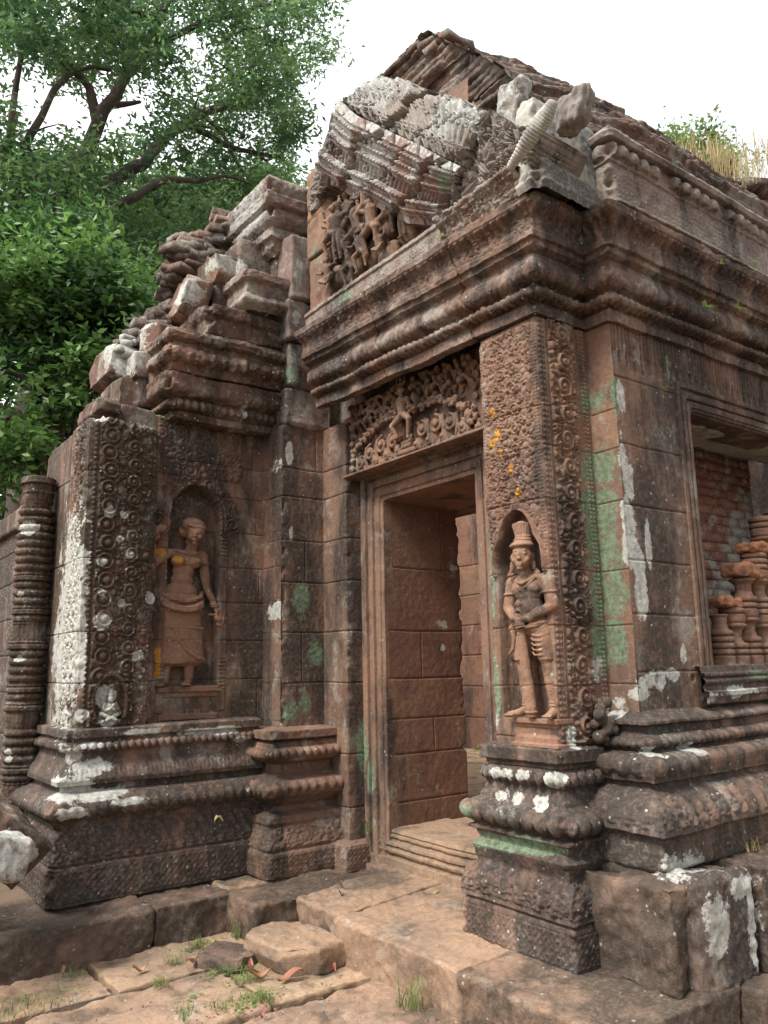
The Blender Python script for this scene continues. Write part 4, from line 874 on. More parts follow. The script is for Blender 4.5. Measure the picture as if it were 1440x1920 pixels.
o = blob('club_bearer', P, .0042, M['statue'], TEM, lambda V: np.stack([GD-V[:, 2]*.95, G0-V[:, 0]*1.15, V[:, 1]], 1), 1, .0036, jz=(1.48, 1.78, 2.07))
part(o, 'standing male guardian in a tall crown resting both hands on a club')
sweep('statue_plinth', [(3.20, 3.035), (3.09, 3.035), (3.09, 2.752), (3.20, 2.752)], [(.02, 1.18), (.02, 1.195), (.005, 1.20), (.005, 1.225), (-.01, 1.235), (-.02, 1.262), (-.005, 1.275), (.0, 1.29), (.012, 1.295), (.012, 1.318), (-.12, 1.322)], M['statue'], o, None, .008, .004, rough=.002, chip=.01, seed=24)

# --- goddess
P = []; B_ = lambda x, z, d: (x-2.3, z, d)
P += [ell(B_(2.352, 2.585, .105), (.054, .074, .060), -.22), ell(B_(2.345, 2.552, .115), (.044, .042, .050)), cap(B_(2.33, 2.52, .08), B_(2.295, 2.45, .055), .032, .036)]
P += [ell(B_(2.372, 2.568, .162), (.011, .023, .015), -.2), ell(B_(2.374, 2.548, .166), (.013, .009, .011)), ell(B_(2.366, 2.526, .157), (.019, .006, .010)), ell(B_(2.365, 2.516, .155), (.015, .007, .010)), ell(B_(2.360, 2.500, .145), (.016, .012, .014))]
for sg, dx in ((-1, -.026), (1, .020)): P += [ell(B_(2.366+dx, 2.580-dx*.2, .150), (.015, .007, .011), -.15), ell(B_(2.366+dx, 2.597-dx*.2, .150), (.018, .005, .010), -.15), ell(B_(2.366+dx*1.3, 2.545, .143), (.014, .016, .014))]
P += [ell(B_(2.330, 2.640, .085), (.075, .060, .068), -.2), ell(B_(2.275, 2.600, .060), (.055, .055, .05)), ell(B_(2.235, 2.585, .045), (.035, .035, .03)), ell(B_(2.30, 2.66, .06), (.06, .045, .05))]
for k in range(14): a = (k/13-.5)*math.pi*1.02; P.append(ell((.048+math.sin(a)*.060, 2.632-.014*math.sin(a)-.02*math.cos(a)*.3, .098+.062*math.cos(a)), (.010, .0085, .009)))
P += [ell(B_(2.300, 2.560, .095), (.012, .022, .013)), ell(B_(2.297, 2.520, .095), (.014, .022, .014))]
P = turn(P, B_(2.345, 2.585, .095), -.72)
P += [cap(B_(2.19, 2.425, .055), B_(2.40, 2.418, .055), .036, .036), ell(B_(2.295, 2.375, .062), (.092, .065, .050)), ell(B_(2.240, 2.365, .100), (.044, .040, .040)), ell(B_(2.345, 2.360, .100), (.044, .040, .040))]
P += [ell(B_(2.285, 2.300, .065), (.070, .070, .048)), ell(B_(2.275, 2.230, .068), (.070, .070, .052)), ell(B_(2.268, 2.150, .070), (.105, .070, .066)), ell(B_(2.264, 2.085, .070), (.135, .08, .072))]
P += tube([B_(2.225, 2.445, .10), B_(2.27, 2.425, .115), B_(2.30, 2.418, .118), B_(2.35, 2.430, .11), B_(2.385, 2.442, .09)], .006, .006)
P += [ell(B_(2.275, 2.195, .120), (.007, .005, .004))]
# skirt
for k in range(34):
    f = k/33; P.append(ell(B_(2.264+.016*f, 2.06-.40*f, .066), (.134+.018*f, .035, .064+.004*f)))
P += [cap(B_(2.15, 1.668, .066), B_(2.37, 1.668, .066), .052, .052), cap(B_(2.120, 1.650, .10), B_(2.255, 1.640, .125), .010, .008), cap(B_(2.27, 1.645, .125), B_(2.415, 1.650, .10), .009, .012)]
P += tube([B_(2.225, 1.88, .128), B_(2.25, 1.80, .134), B_(2.30, 1.73, .136), B_(2.37, 1.675, .13), B_(2.41, 1.665, .11)], .011, .014)+[cap(B_(2.205, 1.89, .130), B_(2.40, 1.885, .125), .008)]
# belt of two sagging bands
for (dz, r, dd) in ((.0, .013, .0), (-.050, .017, .012), (-.068, .016, .014)):
    P += tube([B_(2.128, 2.165+dz, .06), B_(2.155, 2.120+dz, .115+dd), B_(2.21, 2.085+dz, .142+dd), B_(2.27, 2.075+dz, .148+dd), B_(2.335, 2.085+dz, .140+dd), B_(2.385, 2.112+dz, .110+dd), B_(2.405, 2.150+dz, .06)], r, r)
for k in range(13): a = (k/12-.5)*2.6; P.append(ell((-.035+math.sin(a)*.135, 2.020-.008*math.cos(a), .075+.07*math.cos(a)), (.007, .016, .006)))
# legs and feet
for hx, fx_ in ((2.195, 2.135), (2.340, 2.285)):
    P += [cap(B_(hx, 1.66, .055), B_(hx-.003, 1.53, .055), .038, .026), ell(B_(hx-.003, 1.540, .055), (.031, .008, .031)), cap(B_(hx-.003, 1.512, .05), B_(fx_+.02, 1.500, .11), .026, .022), cap(B_(fx_+.02, 1.498, .11), B_(fx_-.012, 1.492, .145), .022, .012)]
    for k in range(5): P.append(cap(B_(fx_-.002+.009*k, 1.492, .140), B_(fx_-.020+.010*k, 1.488, .165-.004*k), .0065, .0055))
# raised arm with a lotus
U = [ell(B_(2.185, 2.425, .065), (.038, .038, .036)), cap(B_(2.178, 2.42, .065), B_(2.072, 2.325, .140), .036, .031), cap(B_(2.072, 2.325, .140), B_(2.055, 2.470, .165), .030, .021), ell(B_(2.055, 2.455, .165), (.027, .008, .027)), ell(B_(2.058, 2.505, .168), (.026, .028, .020))]
for k in range(4): U += tube([B_(2.042+.010*k, 2.520, .170), B_(2.038+.014*k, 2.548, .182), B_(2.053+.010*k, 2.556-.004*k, .192)], .0068, .0055)
U += tube([B_(2.078, 2.50, .170), B_(2.093, 2.525, .184), B_(2.080, 2.542, .192)], .008, .006)
U += [ell(B_(2.01+.022*k, 2.570+.016*math.cos(k*1.4), .168), (.020, .034, .022), .5-.22*k) for k in range(6)]+[cap(B_(2.10, 2.53, .12), B_(2.13, 2.60, .08), .020, .014)]
P += U
# hanging arm with a flower
P += [ell(B_(2.405, 2.42, .055), (.037, .037, .035)), cap(B_(2.408, 2.415, .055), B_(2.432, 2.205, .065), .034, .028), cap(B_(2.432, 2.205, .065), B_(2.486, 2.050, .085), .028, .019), ell(B_(2.412, 2.355, .058), (.042, .010, .040)), ell(B_(2.480, 2.062, .083), (.027, .010, .025)), ell(B_(2.482, 2.045, .084), (.025, .007, .024)), ell(B_(2.500, 2.015, .090), (.022, .028, .017), .5)]
for k in range(4): P += tube([B_(2.500+.010*k, 2.004-.001*k, .095), B_(2.518+.008*k, 1.980, .102), B_(2.528+.004*k, 1.960+.004*k, .100)], .0064, .0052)
P += tube([B_(2.490, 2.012, .10), B_(2.488, 1.988, .112), B_(2.50, 1.972, .115)], .0075, .006)
P += [ell(B_(2.500, 1.955, .105), (.020, .034, .020), .7), ell(B_(2.465, 1.985, .10), (.034, .010, .014), -.1), ell(B_(2.530, 1.935, .10), (.012, .040, .016), -.25), ell(B_(2.510, 1.910, .10), (.026, .012, .016), -.5)]
o = blob('goddess', P, .0048, M['statue'], TEM, lambda V: np.stack([2.295+V[:, 0]*1.22, 5.575-V[:, 2]*1.0, V[:, 1]], 1), 1, .0036, jz=(1.80, 2.08, 2.34))
part(o, 'standing goddess with a raised lotus, a looped belt and a long skirt')
sweep('statue_plinth', [(2.095, 5.60), (2.095, 5.455), (2.565, 5.455), (2.565, 5.60)], [(-.01, 1.25), (-.01, 1.285), (-.025, 1.29), (-.025, 1.315), (-.04, 1.325), (-.05, 1.365), (-.035, 1.38), (-.03, 1.40), (-.015, 1.405), (-.01, 1.43), (.01, 1.44), (.012, 1.475), (-.12, 1.484)], M['statue'], o, None, .01, .005, rough=.004, chip=.02, seed=25)

# --- cornice stones over the goddess wall and the stepped ruin behind them
profC1 = [(-.02, 3.39), (.06, 3.40), (.065, 3.45), (.05, 3.46), (.05, 3.47)]+arc((.06, 3.475), (.08, 3.535), .035)+[(.075, 3.55)]+arc((.09, 3.56), (.16, 3.66), .04)+[(.17, 3.70), (.15, 3.715), (-.1, 3.72)]
sweep('cornice_block', [(2.16, 6.1), (2.16, 5.42), (2.93, 5.42)], profC1, M['left'], TEM, lambda i, s, L, z, t: beads(s+3, z, 3.505, .06, .028, .025), .008, .006, rough=.014, chip=.09, seed=26)
profC2 = [(.02, 3.72), (.17, 3.725), (.18, 3.76)]+arc((.17, 3.77), (.21, 3.90), .05)+[(.20, 3.93), (.24, 3.95), (.245, 3.99), (.22, 4.03), (.1, 4.06), (-.05, 4.07)]
sweep('cornice_block', [(2.22, 6.1), (2.22, 5.42), (2.93, 5.42)], profC2, M['left'], TEM, lambda i, s, L, z, t: petals(s+3, z, 3.78, 3.89, .09, .012, False), .008, .006, rough=.018, chip=.10, seed=27)
sweep('cornice_block', [(2.42, 6.1), (2.42, 5.36), (2.95, 5.36)], [(.05, 4.05), (.10, 4.08), (.10, 4.20), (.13, 4.23), (.13, 4.30), (-.1, 4.32)], M['left'], TEM, None, .01, .008, rough=.018, chip=.10, seed=28)
sweep('cornice_block', [(2.68, 5.9), (2.68, 5.26), (2.97, 5.26)], [(.06, 4.32), (.09, 4.34)]+arc((.09, 4.34), (.10, 4.42), .03)+[(.08, 4.44), (.08, 4.54), (.12, 4.56), (.12, 4.62), (-.1, 4.64)], M['top'], TEM, None, .01, .008, rough=.014, chip=.07, seed=29)
patch(at(400, 610, 'y', 5.2), (.09, .1, .13), 0, 1.4); patch(at(350, 540, 'y', 5.5), (.2, .3, .16), 0, 0.8); patch(at(425, 495, 'y', 5.5), (.2, .3, .10), 0, 0.8)
patch(at(455, 400, 'y', 5.5), (.25, .4, .3), 0, .85); patch(at(240, 660, 'y', 5.8), (.14, .4, .3), 0, 0.8); patch(at(210, 640, 'y', 5.8), (.1, .4, .2), 0, 0.8); patch(at(275, 610, 'y', 5.8), (.1, .3, .1), 0, 0.8)
blocks('ruin_block', [((1.80, 5.60, 3.27), (3.2, 6.7, 3.52), dict(res=.05, rough=.012, rnd=.03, seed=31)), ((1.92, 5.62, 3.53), (3.2, 6.7, 3.86), dict(res=.05, rough=.014, rnd=.04, seed=32)),
    ((2.02, 5.60, 3.87), (3.2, 6.7, 4.10), dict(res=.05, rough=.014, rnd=.04, seed=33)), ((2.30, 5.55, 4.11), (3.2, 6.5, 4.42), dict(res=.05, rough=.014, rnd=.04, seed=34)),
    ((2.50, 5.55, 4.43), (3.2, 6.4, 4.72), dict(res=.05, rough=.014, rnd=.04, seed=35)), ((2.66, 5.45, 4.66), (3.3, 6.2, 5.06), dict(res=.05, rough=.014, rnd=.03, seed=36)), ((3.0, 5.2, 3.4), (3.6, 6.4, 5.1), dict(res=.06, rough=.014, rnd=.03, seed=37))], M['brick'], None)
def cblock(px, y0, y1, pl, pxr, dy, rot, seed, mat='top', label=None, rnd=.035, name='ruin_block'):
    a = at(px, y1, 'y', pl); b = at(px, y0, 'y', pl); c = at(pxr, (y0+y1)/2, 'y', pl)
    o = block(name, (a[0], pl, a[2]), (c[0], pl+dy, b[2]), M[mat], TEM, rough=.010, rnd=rnd*.4, seed=seed, rot=rot, res=.02, extra=facet(seed, 5, 1.05))
    if label: o['label'] = label
cblock(279, 598, 648, 5.62, 352, .6, (.05, .05, -.05), 51, 'left', 'dark block perched on the stepped ruin')
cblock(258, 652, 700, 5.60, 312, .6, (.06, -.03, -.08), 52, 'left')
cblock(184, 740, 768, 5.50, 226, .5, (.0, .04, .0), 53, 'left')
cblock(225, 690, 775, 5.70, 330, .5, (.0, .0, .0), 54, 'left')
cblock(350, 505, 585, 5.52, 402, .45, (.12, .25, -.1), 55, 'left', 'white lichened block tilting on the stepped ruin', .05)
cblock(400, 470, 520, 5.50, 470, .45, (-.05, -.12, .1), 56, 'left', 'white lichened stone with a hole on the stepped ruin', .05)
cblock(205, 640, 700, 5.85, 260, .5, (.0, .1, .0), 57, 'left')
cblock(345, 600, 680, 5.45, 420, .5, (.0, .0, .0), 58, 'left')
cblock(290, 665, 720, 5.52, 345, .4, (.0, .1, .0), 59, 'left')
# naga-hood cornice stone jutting beside the gable
a = at(505, 440, 'y', 5.2); b = at(505, 318, 'y', 5.2)
pf_ = [(-.06, a[2]-.10), (-.02, a[2]-.06), (.0, a[2]+.02), (.03, a[2]+.03), (.035, a[2]+.10), (.02, a[2]+.115)]+arc((.03, a[2]+.12), (.08, a[2]+.24), .03)+[(.07, a[2]+.26), (.11, a[2]+.28), (.12, a[2]+.36), (.10, a[2]+.38)]+arc((.10, a[2]+.385), (.04, b[2]-.02), .05)+[(-.05, b[2]+.04), (-.2, b[2]+.06)]
o = sweep('cornice_block', [(a[0]+.07, 5.95), (a[0]+.07, 5.27), (3.30, 5.27)], pf_, M['top'], TEM, None, .012, .008, rough=.018, chip=.10, seed=30)
part(o, 'big moulded cornice stone jutting out left of the gable')
block('ruin_block', (a[0]+.14, 5.33, a[2]-.3), (3.4, 6.1, b[2]+.02), M['brick'], TEM, res=.05, rough=.01, rnd=.03)

# --- bricks: roof vault, gable wall, loose rubble
def brick(c, d, rz, seed, jit=.006):
    c = np.array(c); d = np.array(d)/2; P = np.array([(x, y, z) for x in (-1, 1) for y in (-1, 1) for z in (-1, 1)], float)*d
    r = np.random.default_rng(seed); P = P+r.uniform(-jit, jit, P.shape)
    cs, sn = math.cos(rz), math.sin(rz); P = np.stack([cs*P[:, 0]-sn*P[:, 1], sn*P[:, 0]+cs*P[:, 1], P[:, 2]], 1)+c
    return P, np.array([(0, 1, 3, 2), (4, 6, 7, 5), (0, 4, 5, 1), (2, 3, 7, 6), (0, 2, 6, 4), (1, 5, 7, 3)]), r.uniform(.1, 1.)
rz_ = [(4.40, 2.86), (4.75, 2.90), (5.12, 3.02), (5.45, 3.22), (5.72, 3.42), (5.98, 3.66), (6.25, 3.92), (6.45, 4.10), (6.75, 4.34)]
Yz = lambda z: float(np.interp(z, [a for a, b in rz_], [b for a, b in rz_]))
sd = 100; rr_ = random.Random(9)
topz = lambda x: np.interp(x, [3.4, 3.6, 4.0, 4.3, 4.8, 5.4, 6.2, 7, 9.5], [6.24, 6.27, 6.48, 6.58, 6.64, 6.68, 6.68, 6.76, 6.95])
def relRf(i, s, L, z, t):
    row = np.floor(t/.060); off = .13*(row % 2)+.05*rnd1(row, 3); col = np.floor((s+off)/.235); fr = (t/.060) % 1; fs = ((s+off)/.235) % 1
    P3 = np.stack([s, t, s*0], -1)
    h = .045*(rnd1(col*31+row*7, 5)-.5)*(rnd1(col*3+row*17, 6) > .35)-.02*(rnd1(col*13+row*5, 9) > .88)*2.2
    h = h-.030*(np.exp(-(np.minimum(fr, 1-fr)/.15)**2))-.014*np.exp(-(np.minimum(fs, 1-fs)/.035)**2)
    return h+.10*(fbm(P3, 1.1, 3, 12)-.5)+.035*(fbm(P3, 6, 3, 15)-.5)+.04*((row % 5) < 2)
def cliprf(V):
    V = V.copy(); n = .16*(fbm(V*np.array([1, .3, .0]), 3.1, 3, 8)-.5)+.08*(rnd1(np.floor(V[:, 0]/.22), 7)-.5); V[:, 1] -= .17*sst(3.7, 4.6, V[:, 0])*sst(4.6, 5.5, V[:, 2]); tz = topz(V[:, 0])+n; V[:, 2] = np.minimum(V[:, 2], tz); V[:, 1] = np.minimum(V[:, 1], np.interp(tz, [a for a, b in rz_], [b for a, b in rz_])+.10); return V
pfR = [(-(b-2.86), a) for a, b in rz_]
o = sweep('roof', [(3.62, 2.86), (9.2, 2.86)], pfR, M['brick'], TEM, relRf, .014, .012, rough=.012, chip=0, seed=48, xf=cliprf)
part(o, 'broken brick vault with grass and lichen, its top courses missing')
gq = np.array([at(a_, b_, 'x', 3.60)[1:] for a_, b_ in ((670, 150), (700, 138), (746, 122), (756, 64), (800, 58), (830, 30), (900, 0))])[::-1]
def clipg(V):
    V = V.copy(); cz = np.minimum(np.interp(V[:, 1], gq[:, 0], gq[:, 1]), np.interp(V[:, 1], [b for a, b in rz_], [a for a, b in rz_])+.02)
    cz = np.minimum(cz, np.interp(V[:, 1], [3.0, 3.8, 4.1, 4.5], [6.2, 6.30, 6.40, 6.46]))+.05*(rnd1(np.floor(V[:, 1]/.12), 7)-.5); V[:, 2] = np.minimum(V[:, 2], cz); return V
sweep('roof_gable', [(4.4, 4.85), (3.66, 4.85), (3.66, 2.9)], [(0, 4.3), (0, 5.6), (.03, 5.61), (.03, 6.0), (.07, 6.02), (.07, 6.4), (.10, 6.42), (.10, 6.95)], M['brick'], TEM, lambda i, s, L, z, t: relRf(i, s, L, z, t)*.8, .014, .012, rough=.012, chip=.03, seed=49, xf=clipg)
it = []
for k in range(150):
    x = rr_.uniform(3.6, 9.0); z = float(topz(x))+rr_.uniform(-.12, .03); y = Yz(z)+rr_.uniform(-.02, .16)
    it.append(brick((x, y, z), (rr_.uniform(.14, .28), rr_.uniform(.12, .2), .06), rr_.uniform(-.35, .35), sd, .014)); sd += 1
many('roof_brick', it, M['brick'], TEM)['kind'] = 'stuff'
block('roof_core', (3.70, 3.35, 4.3), (9.2, 3.6, 5.2), M['brick'], TEM, res=.2, rnd=.01)
# coping tiles on the right end of the roof
it = []
for k in range(46):
    x = 6.3+rr_.uniform(0, 2.6); it.append(brick((x, 3.0+rr_.uniform(0, .5), 5.55+rr_.uniform(-.1, .38)+.05*(x-6.3)), (rr_.uniform(.12, .3), rr_.uniform(.12, .22), .06), rr_.uniform(-1, 1), sd, .02)); sd += 1
many('roof_rubble', it, M['brick'], TEM)['kind'] = 'stuff'
it = []
for k in range(130):
    px, py = rr_.uniform(318, 424), 0; py = np.interp(px, [318, 340, 380, 424], [500, 448, 452, 402])+rr_.uniform(0, 70); p = at(px, py, 'y', 5.95+rr_.uniform(-.1, .25))
    it.append(brick(p, (rr_.uniform(.10, .24), rr_.uniform(.1, .2), .055), rr_.uniform(-.5, .5), sd, .012)); sd += 1
for k in range(60):
    px = rr_.uniform(235, 330); py = np.interp(px, [235, 330], [640, 555])+rr_.uniform(0, 45); p = at(px, py, 'y', 5.95+rr_.uniform(-.1, .2))
    it.append(brick(p, (rr_.uniform(.08, .2), rr_.uniform(.08, .16), .05), rr_.uniform(-.5, .5), sd, .012)); sd += 1
o = many('brick_core', it, M['brick'], TEM); o['kind'] = 'stuff'; part(o, 'crumbling red brick core exposed above the left wall')

# --- left doorway: wall, frame, ringed colonnette
sweep('wall', [(1.66, 9.0), (1.66, 6.42)], [(0, .2), (0, 3.0)], M['left'], TEM, None, .02, .015, rough=.008, jz=(.7, 1.05, 1.42, 1.75, 2.08, 2.42, 2.72), seed=44)
sweep('door_frame', [(1.60, 6.42), (1.60, 6.10)], [(0, .4), (0, 3.02)], M['wall'], TEM, lambda i, s, L, z, t: .02*np.cos(s/.075*2*math.pi), .006, .02, rough=.005, jz=(1.4, 2.1, 2.7), seed=45)
sweep('door_frame', [(1.53, 6.10), (1.53, 5.86)], [(0, 1.2), (0, 3.05)], M['wall'], TEM, lambda i, s, L, z, t: .012*np.cos(s/.05*2*math.pi), .006, .02, rough=.005, jz=(1.6, 2.2), seed=46)
blocks('ruin_block', [((1.56, 6.3, 3.0), (2.2, 7.2, 3.16), dict(res=.04, rough=.012, rnd=.03, seed=61)), ((1.62, 6.1, 3.17), (2.3, 6.9, 3.38), dict(res=.04, rough=.012, rnd=.03, seed=62)), ((1.60, 5.85, 3.06), (2.3, 6.35, 3.20), dict(res=.04, rough=.012, rnd=.03, seed=63)), ((1.6, 7.1, 2.9), (2.4, 9.0, 3.1), dict(res=.06, rough=.012, rnd=.03, seed=64)), ((1.8, 5.9, .3), (2.6, 9, 3.0), dict(res=.1, rough=.01, seed=65))], M['wall'])
def ringcol(x, y, z0, z1, r):
    rr = random.Random(5); z = z0; pts = [(r*1.1, z0)]
    while z < z1-.06:
        g = rr.choice((0, 0, 1, 2))
        if g == 0: pts += [(r*.88, z+.006), (r*1.02, z+.016), (r*1.07, z+.034), (r*.98, z+.05), (r*.86, z+.056)]; z += .058
        elif g == 1: pts += [(r*.90, z+.01), (r*.90, z+.11), (r*.96, z+.115)]; z += .12
        else: pts += [(r*1.1, z+.005), (r*1.12, z+.03), (r*.95, z+.038), (r*1.03, z+.05), (r*.9, z+.06)]; z += .065
    pts += [(r*1.02, z1-.03), (r*.8, z1), (.001, z1+.02)]
    n = 56; pf = dens(pts, .007); th = np.arange(n+1)*2*math.pi/n; R, TH = np.meshgrid(pf[:, 0], th, indexing='ij'); Z = np.repeat(pf[:, 1][:, None], n+1, 1)
    oc = 1/np.cos(((TH+math.pi/8) % (math.pi/4))-math.pi/8); R = R*(.35*oc*.97+.65)
    R = R+.006*np.cos(TH*20)*(np.abs(np.sin(Z*53)) > .6)
    P = np.stack([x+R*np.cos(TH), y+R*np.sin(TH), Z], -1); q = (fbm(P, 9, 3, 3)-.5)*.03; P[..., 0] += q*np.cos(TH); P[..., 1] += q*np.sin(TH)
    return mk('colonnette', P.reshape(-1, 3), quads(len(pf), n+1), M['left'], TEM, smooth=False)
cc = at(57, 1150, 'y', 6.12)
patch(at(50, 985, 'y', 6.0), (.10, .12, .07), 0, 1.4); patch(at(35, 1115, 'y', 6.0), (.05, .1, .05), 0, 1.3); patch(at(35, 1235, 'y', 6.0), (.06, .1, .03), 0, 1.2); patch(at(15, 1420, 'y', 6.0), (.05, .1, .08), 0, 1.3)
o = ringcol(cc[0], 6.12, .62, 2.98, .118); part(o, 'octagonal ringed colonnette of the left doorway, with white lichen spots')
block('wall', (1.0, 6.28, .22), (1.6, 6.6, .75), M['left'], TEM, rough=.01)

# --- rooms behind
block('floor', (3.5, 3.0, .20), (9.0, 8.6, .495), M['floor'], TEM, res=.08, rough=.006)
xw = float(at(895, 1405, 'z', .5)[0])
sweep('inner_wall', [(xw, 8.5), (xw, 4.2)], [(0, .45), (0, 3.6)], M['clean'], TEM, None, .03, .02, rough=.008, jz=(.9, 1.3, 1.7, 2.1, 2.5, 2.9), jv=((0, 2.2, .9, 1.3), (0, 2.9, 1.3, 1.7), (0, 2.4, 1.7, 2.1)), seed=47)
block('inner_wall', (3.6, 5.2, .4), (4.4, 6.4, 4.3), M['clean'], TEM, res=.08, rough=.006)
block('inner_wall', (3.6, 2.95, .4), (4.0, 3.5, 4.2), M['clean'], TEM, res=.08, rough=.006)
block('ceiling', (3.45, 3.0, 3.12), (3.95, 5.4, 4.2), M['brick'], TEM, res=.12, rough=.01)
xr = float(at(1418, 1000, 'y', 3.42)[0])
patch((xr-.25, 3.42, 2.25), (.22, .1, .55), 0, 1.05); patch((xr-.5, 3.42, 1.9), (.2, .1, .5), 0, .8); patch((xr-.10, 3.42, 2.8), (.15, .1, .25), 0, 1.0)
it = []; z = .5; k = 0
while z < 3.5:
    x = 3.9-(k % 2)*.11
    while x < xr:
        l = min(.24, xr-x+.001)
        if l > .05 and not (abs(x-xr+.42) < .13 and 2.0 < z < 2.09): it.append(brick((x+l/2, 3.60, z+.036), (l-.008, .36+rr_.uniform(-.012, .012), .068), 0, sd, .004)); sd += 1
        x += .24
    z += .074; k += 1
part(many('inner_wall', it, M['inbrick'], TEM), 'plastered brick partition seen through the window')
block('window_head', (4.12, 2.72, 3.06), (6.5, 3.05, 3.5), M['plaster'], TEM, res=.04, rough=.02, rnd=.02, seed=5)
block('inner_wall', (4.1, 2.80, .3), (6.6, 3.1, 1.50), M['wall'], TEM, res=.08)
block('inner_wall', (6.5, 2.6, .3), (9.0, 3.1, 4.2), M['wall'], TEM, res=.1)
block('inner_wall', (4.0, 2.95, 3.5), (9.2, 3.3, 4.4), M['wall'], TEM, res=.1)
block('inner_wall', (3.5, 8.5, .3), (9.2, 8.8, 3.2), M['clean'], TEM, res=.15)
block('inner_wall', (8.9, 2.6, .3), (9.3, 6.4, 4.6), M['base'], TEM, res=.15)  # room's shade put into the colour: blackened stone keeps this wall dark

# --- terrace of big kerb stones and the blocks under the window base
def worn(seed, amp=.02):
    def f(P, n):
        q = fbm(P+seed, 3.2, 3, seed); up = np.clip(n[:, 2], 0, 1); side = np.clip(1-np.abs(n[:, 2]), 0, 1)
        P = P.copy(); P -= n*((np.clip(q-.48, 0, 1)*amp*3)[:, None])
        for k in range(3):
            c = np.array([math.sin(seed*9.1+k*7)*.3, math.cos(seed*5.3+k*3)*.25, 0]); d = np.sqrt(((P[:, :2]-c[:2])**2).sum(1)); P[:, 2] -= .018*np.exp(-(d/.018)**2)*(n[:, 2] > .9)
        return P
    return f
kb = [((.1, 4.85, -.1), (1.895, 5.5, .222)), ((1.90, 4.86, -.1), (2.40, 5.5, .225)), ((2.365, 4.52, -.1), (3.5, 4.95, .222)), ((2.66, 4.055, -.1), (3.6, 4.53, .255)), ((2.63, 3.015, -.1), (3.6, 4.05, .250)), ((2.60, 2.12, -.1), (3.45, 3.01, .219)), ((3.455, 2.02, -.1), (4.6, 3.0, .215)), ((4.61, 2.0, -.1), (7.5, 3.0, .215)), ((2.41, 4.96, -.1), (3.55, 5.6, .220)), ((3.36, 4.52, -.1), (3.6, 5.0, .27))]
for k, (lo, hi) in enumerate(kb):
    o = block('kerb_stone', lo, hi, M['floor' if k in (3, 4, 8, 9) else 'step'], TEM, res=.014, rnd=.022, rough=.012, seed=70+k, extra=worn(k+1, .018), rot=(0, -.070 if k in (3, 4) else 0, 0))
patch(at(60, 1728, 'z', .22), (.06, .05, .04), 0, 1.3)
for k, (lo, hi, rt) in enumerate([((3.12, 2.20, .20), (3.60, 2.75, .640), (0, 0, .0)), ((3.235, 2.13, .20), (3.66, 2.75, .655), (0, .0, -.05)), ((3.68, 2.10, .20), (4.6, 2.75, .66), (0, 0, 0)), ((4.62, 2.12, .20), (6.4, 2.75, .65), (0, 0, 0))]):
    o = block('plinth_stone', lo, hi, M['base' if k else 'step'], TEM, res=.014, rnd=.035 if k == 1 else .02, rough=.016, seed=80+k, rot=rt, extra=worn(k+11, .02))
    if k == 1: o['label'] = 'rounded plinth stone with a big pale blue-grey lichen patch'

# ================================================================== ground and paving
gx = np.concatenate([-np.geomspace(400, 8, 10), np.linspace(-6, 9, 160), np.geomspace(11, 400, 10)]); GX, GY = np.meshgrid(gx, gx+2, indexing='ij')
Pg = np.stack([GX, GY, np.zeros_like(GX)], -1); Pg[..., 2] = -.045+.03*(fbm(Pg, 1.3, 3, 3)-.5)
o = mk('ground', Pg.reshape(-1, 3), quads(len(gx), len(gx)), M['dirt']); o['kind'] = 'structure'
it = []; rr_ = random.Random(12)
rows = [(1.35, 2.08), (2.10, 2.95), (2.97, 3.70), (3.72, 4.36), (4.38, 4.90)]
for j, (y0, y1) in enumerate(rows):
    x = -1.2+.37*j
    while x < 2.64:
        l = rr_.uniform(.65, 1.25); x1 = min(x+l, 2.66)
        if x1-x > .12:
            V, Q = block_v((x+.008, y0+.008, -.12), (x1-.008, y1-.008, rr_.uniform(-.012, .006)), res=.016, rnd=.014, rough=.012, seed=int(x*31)+j*7, extra=worn(j*5+x, .02)); it.append((V, Q, rr_.random()))
        x = x1+.004
it.append(block_v((2.70, 1.0, -.12), (6, 2.0, -.02), res=.03, rnd=.02, rough=.02, seed=5)+(.4,))
o = many('pavement', it, M['floor'], None); o['kind'] = 'structure'

# ================================================================== loose stones
def loose(name, lo, hi, mat, label, cat, seed, rot=(0, 0, 0), rough=.02, rnd=.04, group=None, extra=None, res=.014):
    V, Q = block_v(lo, hi, res=res, rnd=rnd, rough=rough, seed=seed, rot=rot, extra=extra)
    o = mk(name, V, Q, mat, None, tint=np.full(len(V), .5)); tag(o, label, cat, group); return o
loose('broken_stone', (2.24, 3.93, -.02), (2.645, 4.50, .125), M['floor'], 'broken wedge of stone fitted into the notch of the terrace step', 'stone', 3, rot=(0, .03, .10), rough=.010, rnd=.02, extra=facet(5, 9, .95))
loose('broken_stone', (2.02, 4.22, -.03), (2.33, 4.60, .05), M['step'], 'small flat angular stone lying at the foot of the terrace', 'stone', 4, rot=(0, .0, .5), rough=.008, rnd=.02, extra=facet(8, 8, .9))
patch(at(52, 1598, 'y', 4.9), (.05, .2, .06), 0, 1.5)
c = at(22, 1568, 'y', 5.02); loose('fallen_block', (c[0]-.34, 4.86, c[2]-.13), (c[0]+.20, 5.18, c[2]+.14), M['wall'], 'reddish fallen block tilted against the base at the left edge', 'stone block', 6, rot=(.1, .75, -.1), rough=.012, rnd=.03, extra=facet(3, 6, 1.0))
patch(at(5, 1590, 'y', 4.7), (.3, .3, .3), 0, .62)
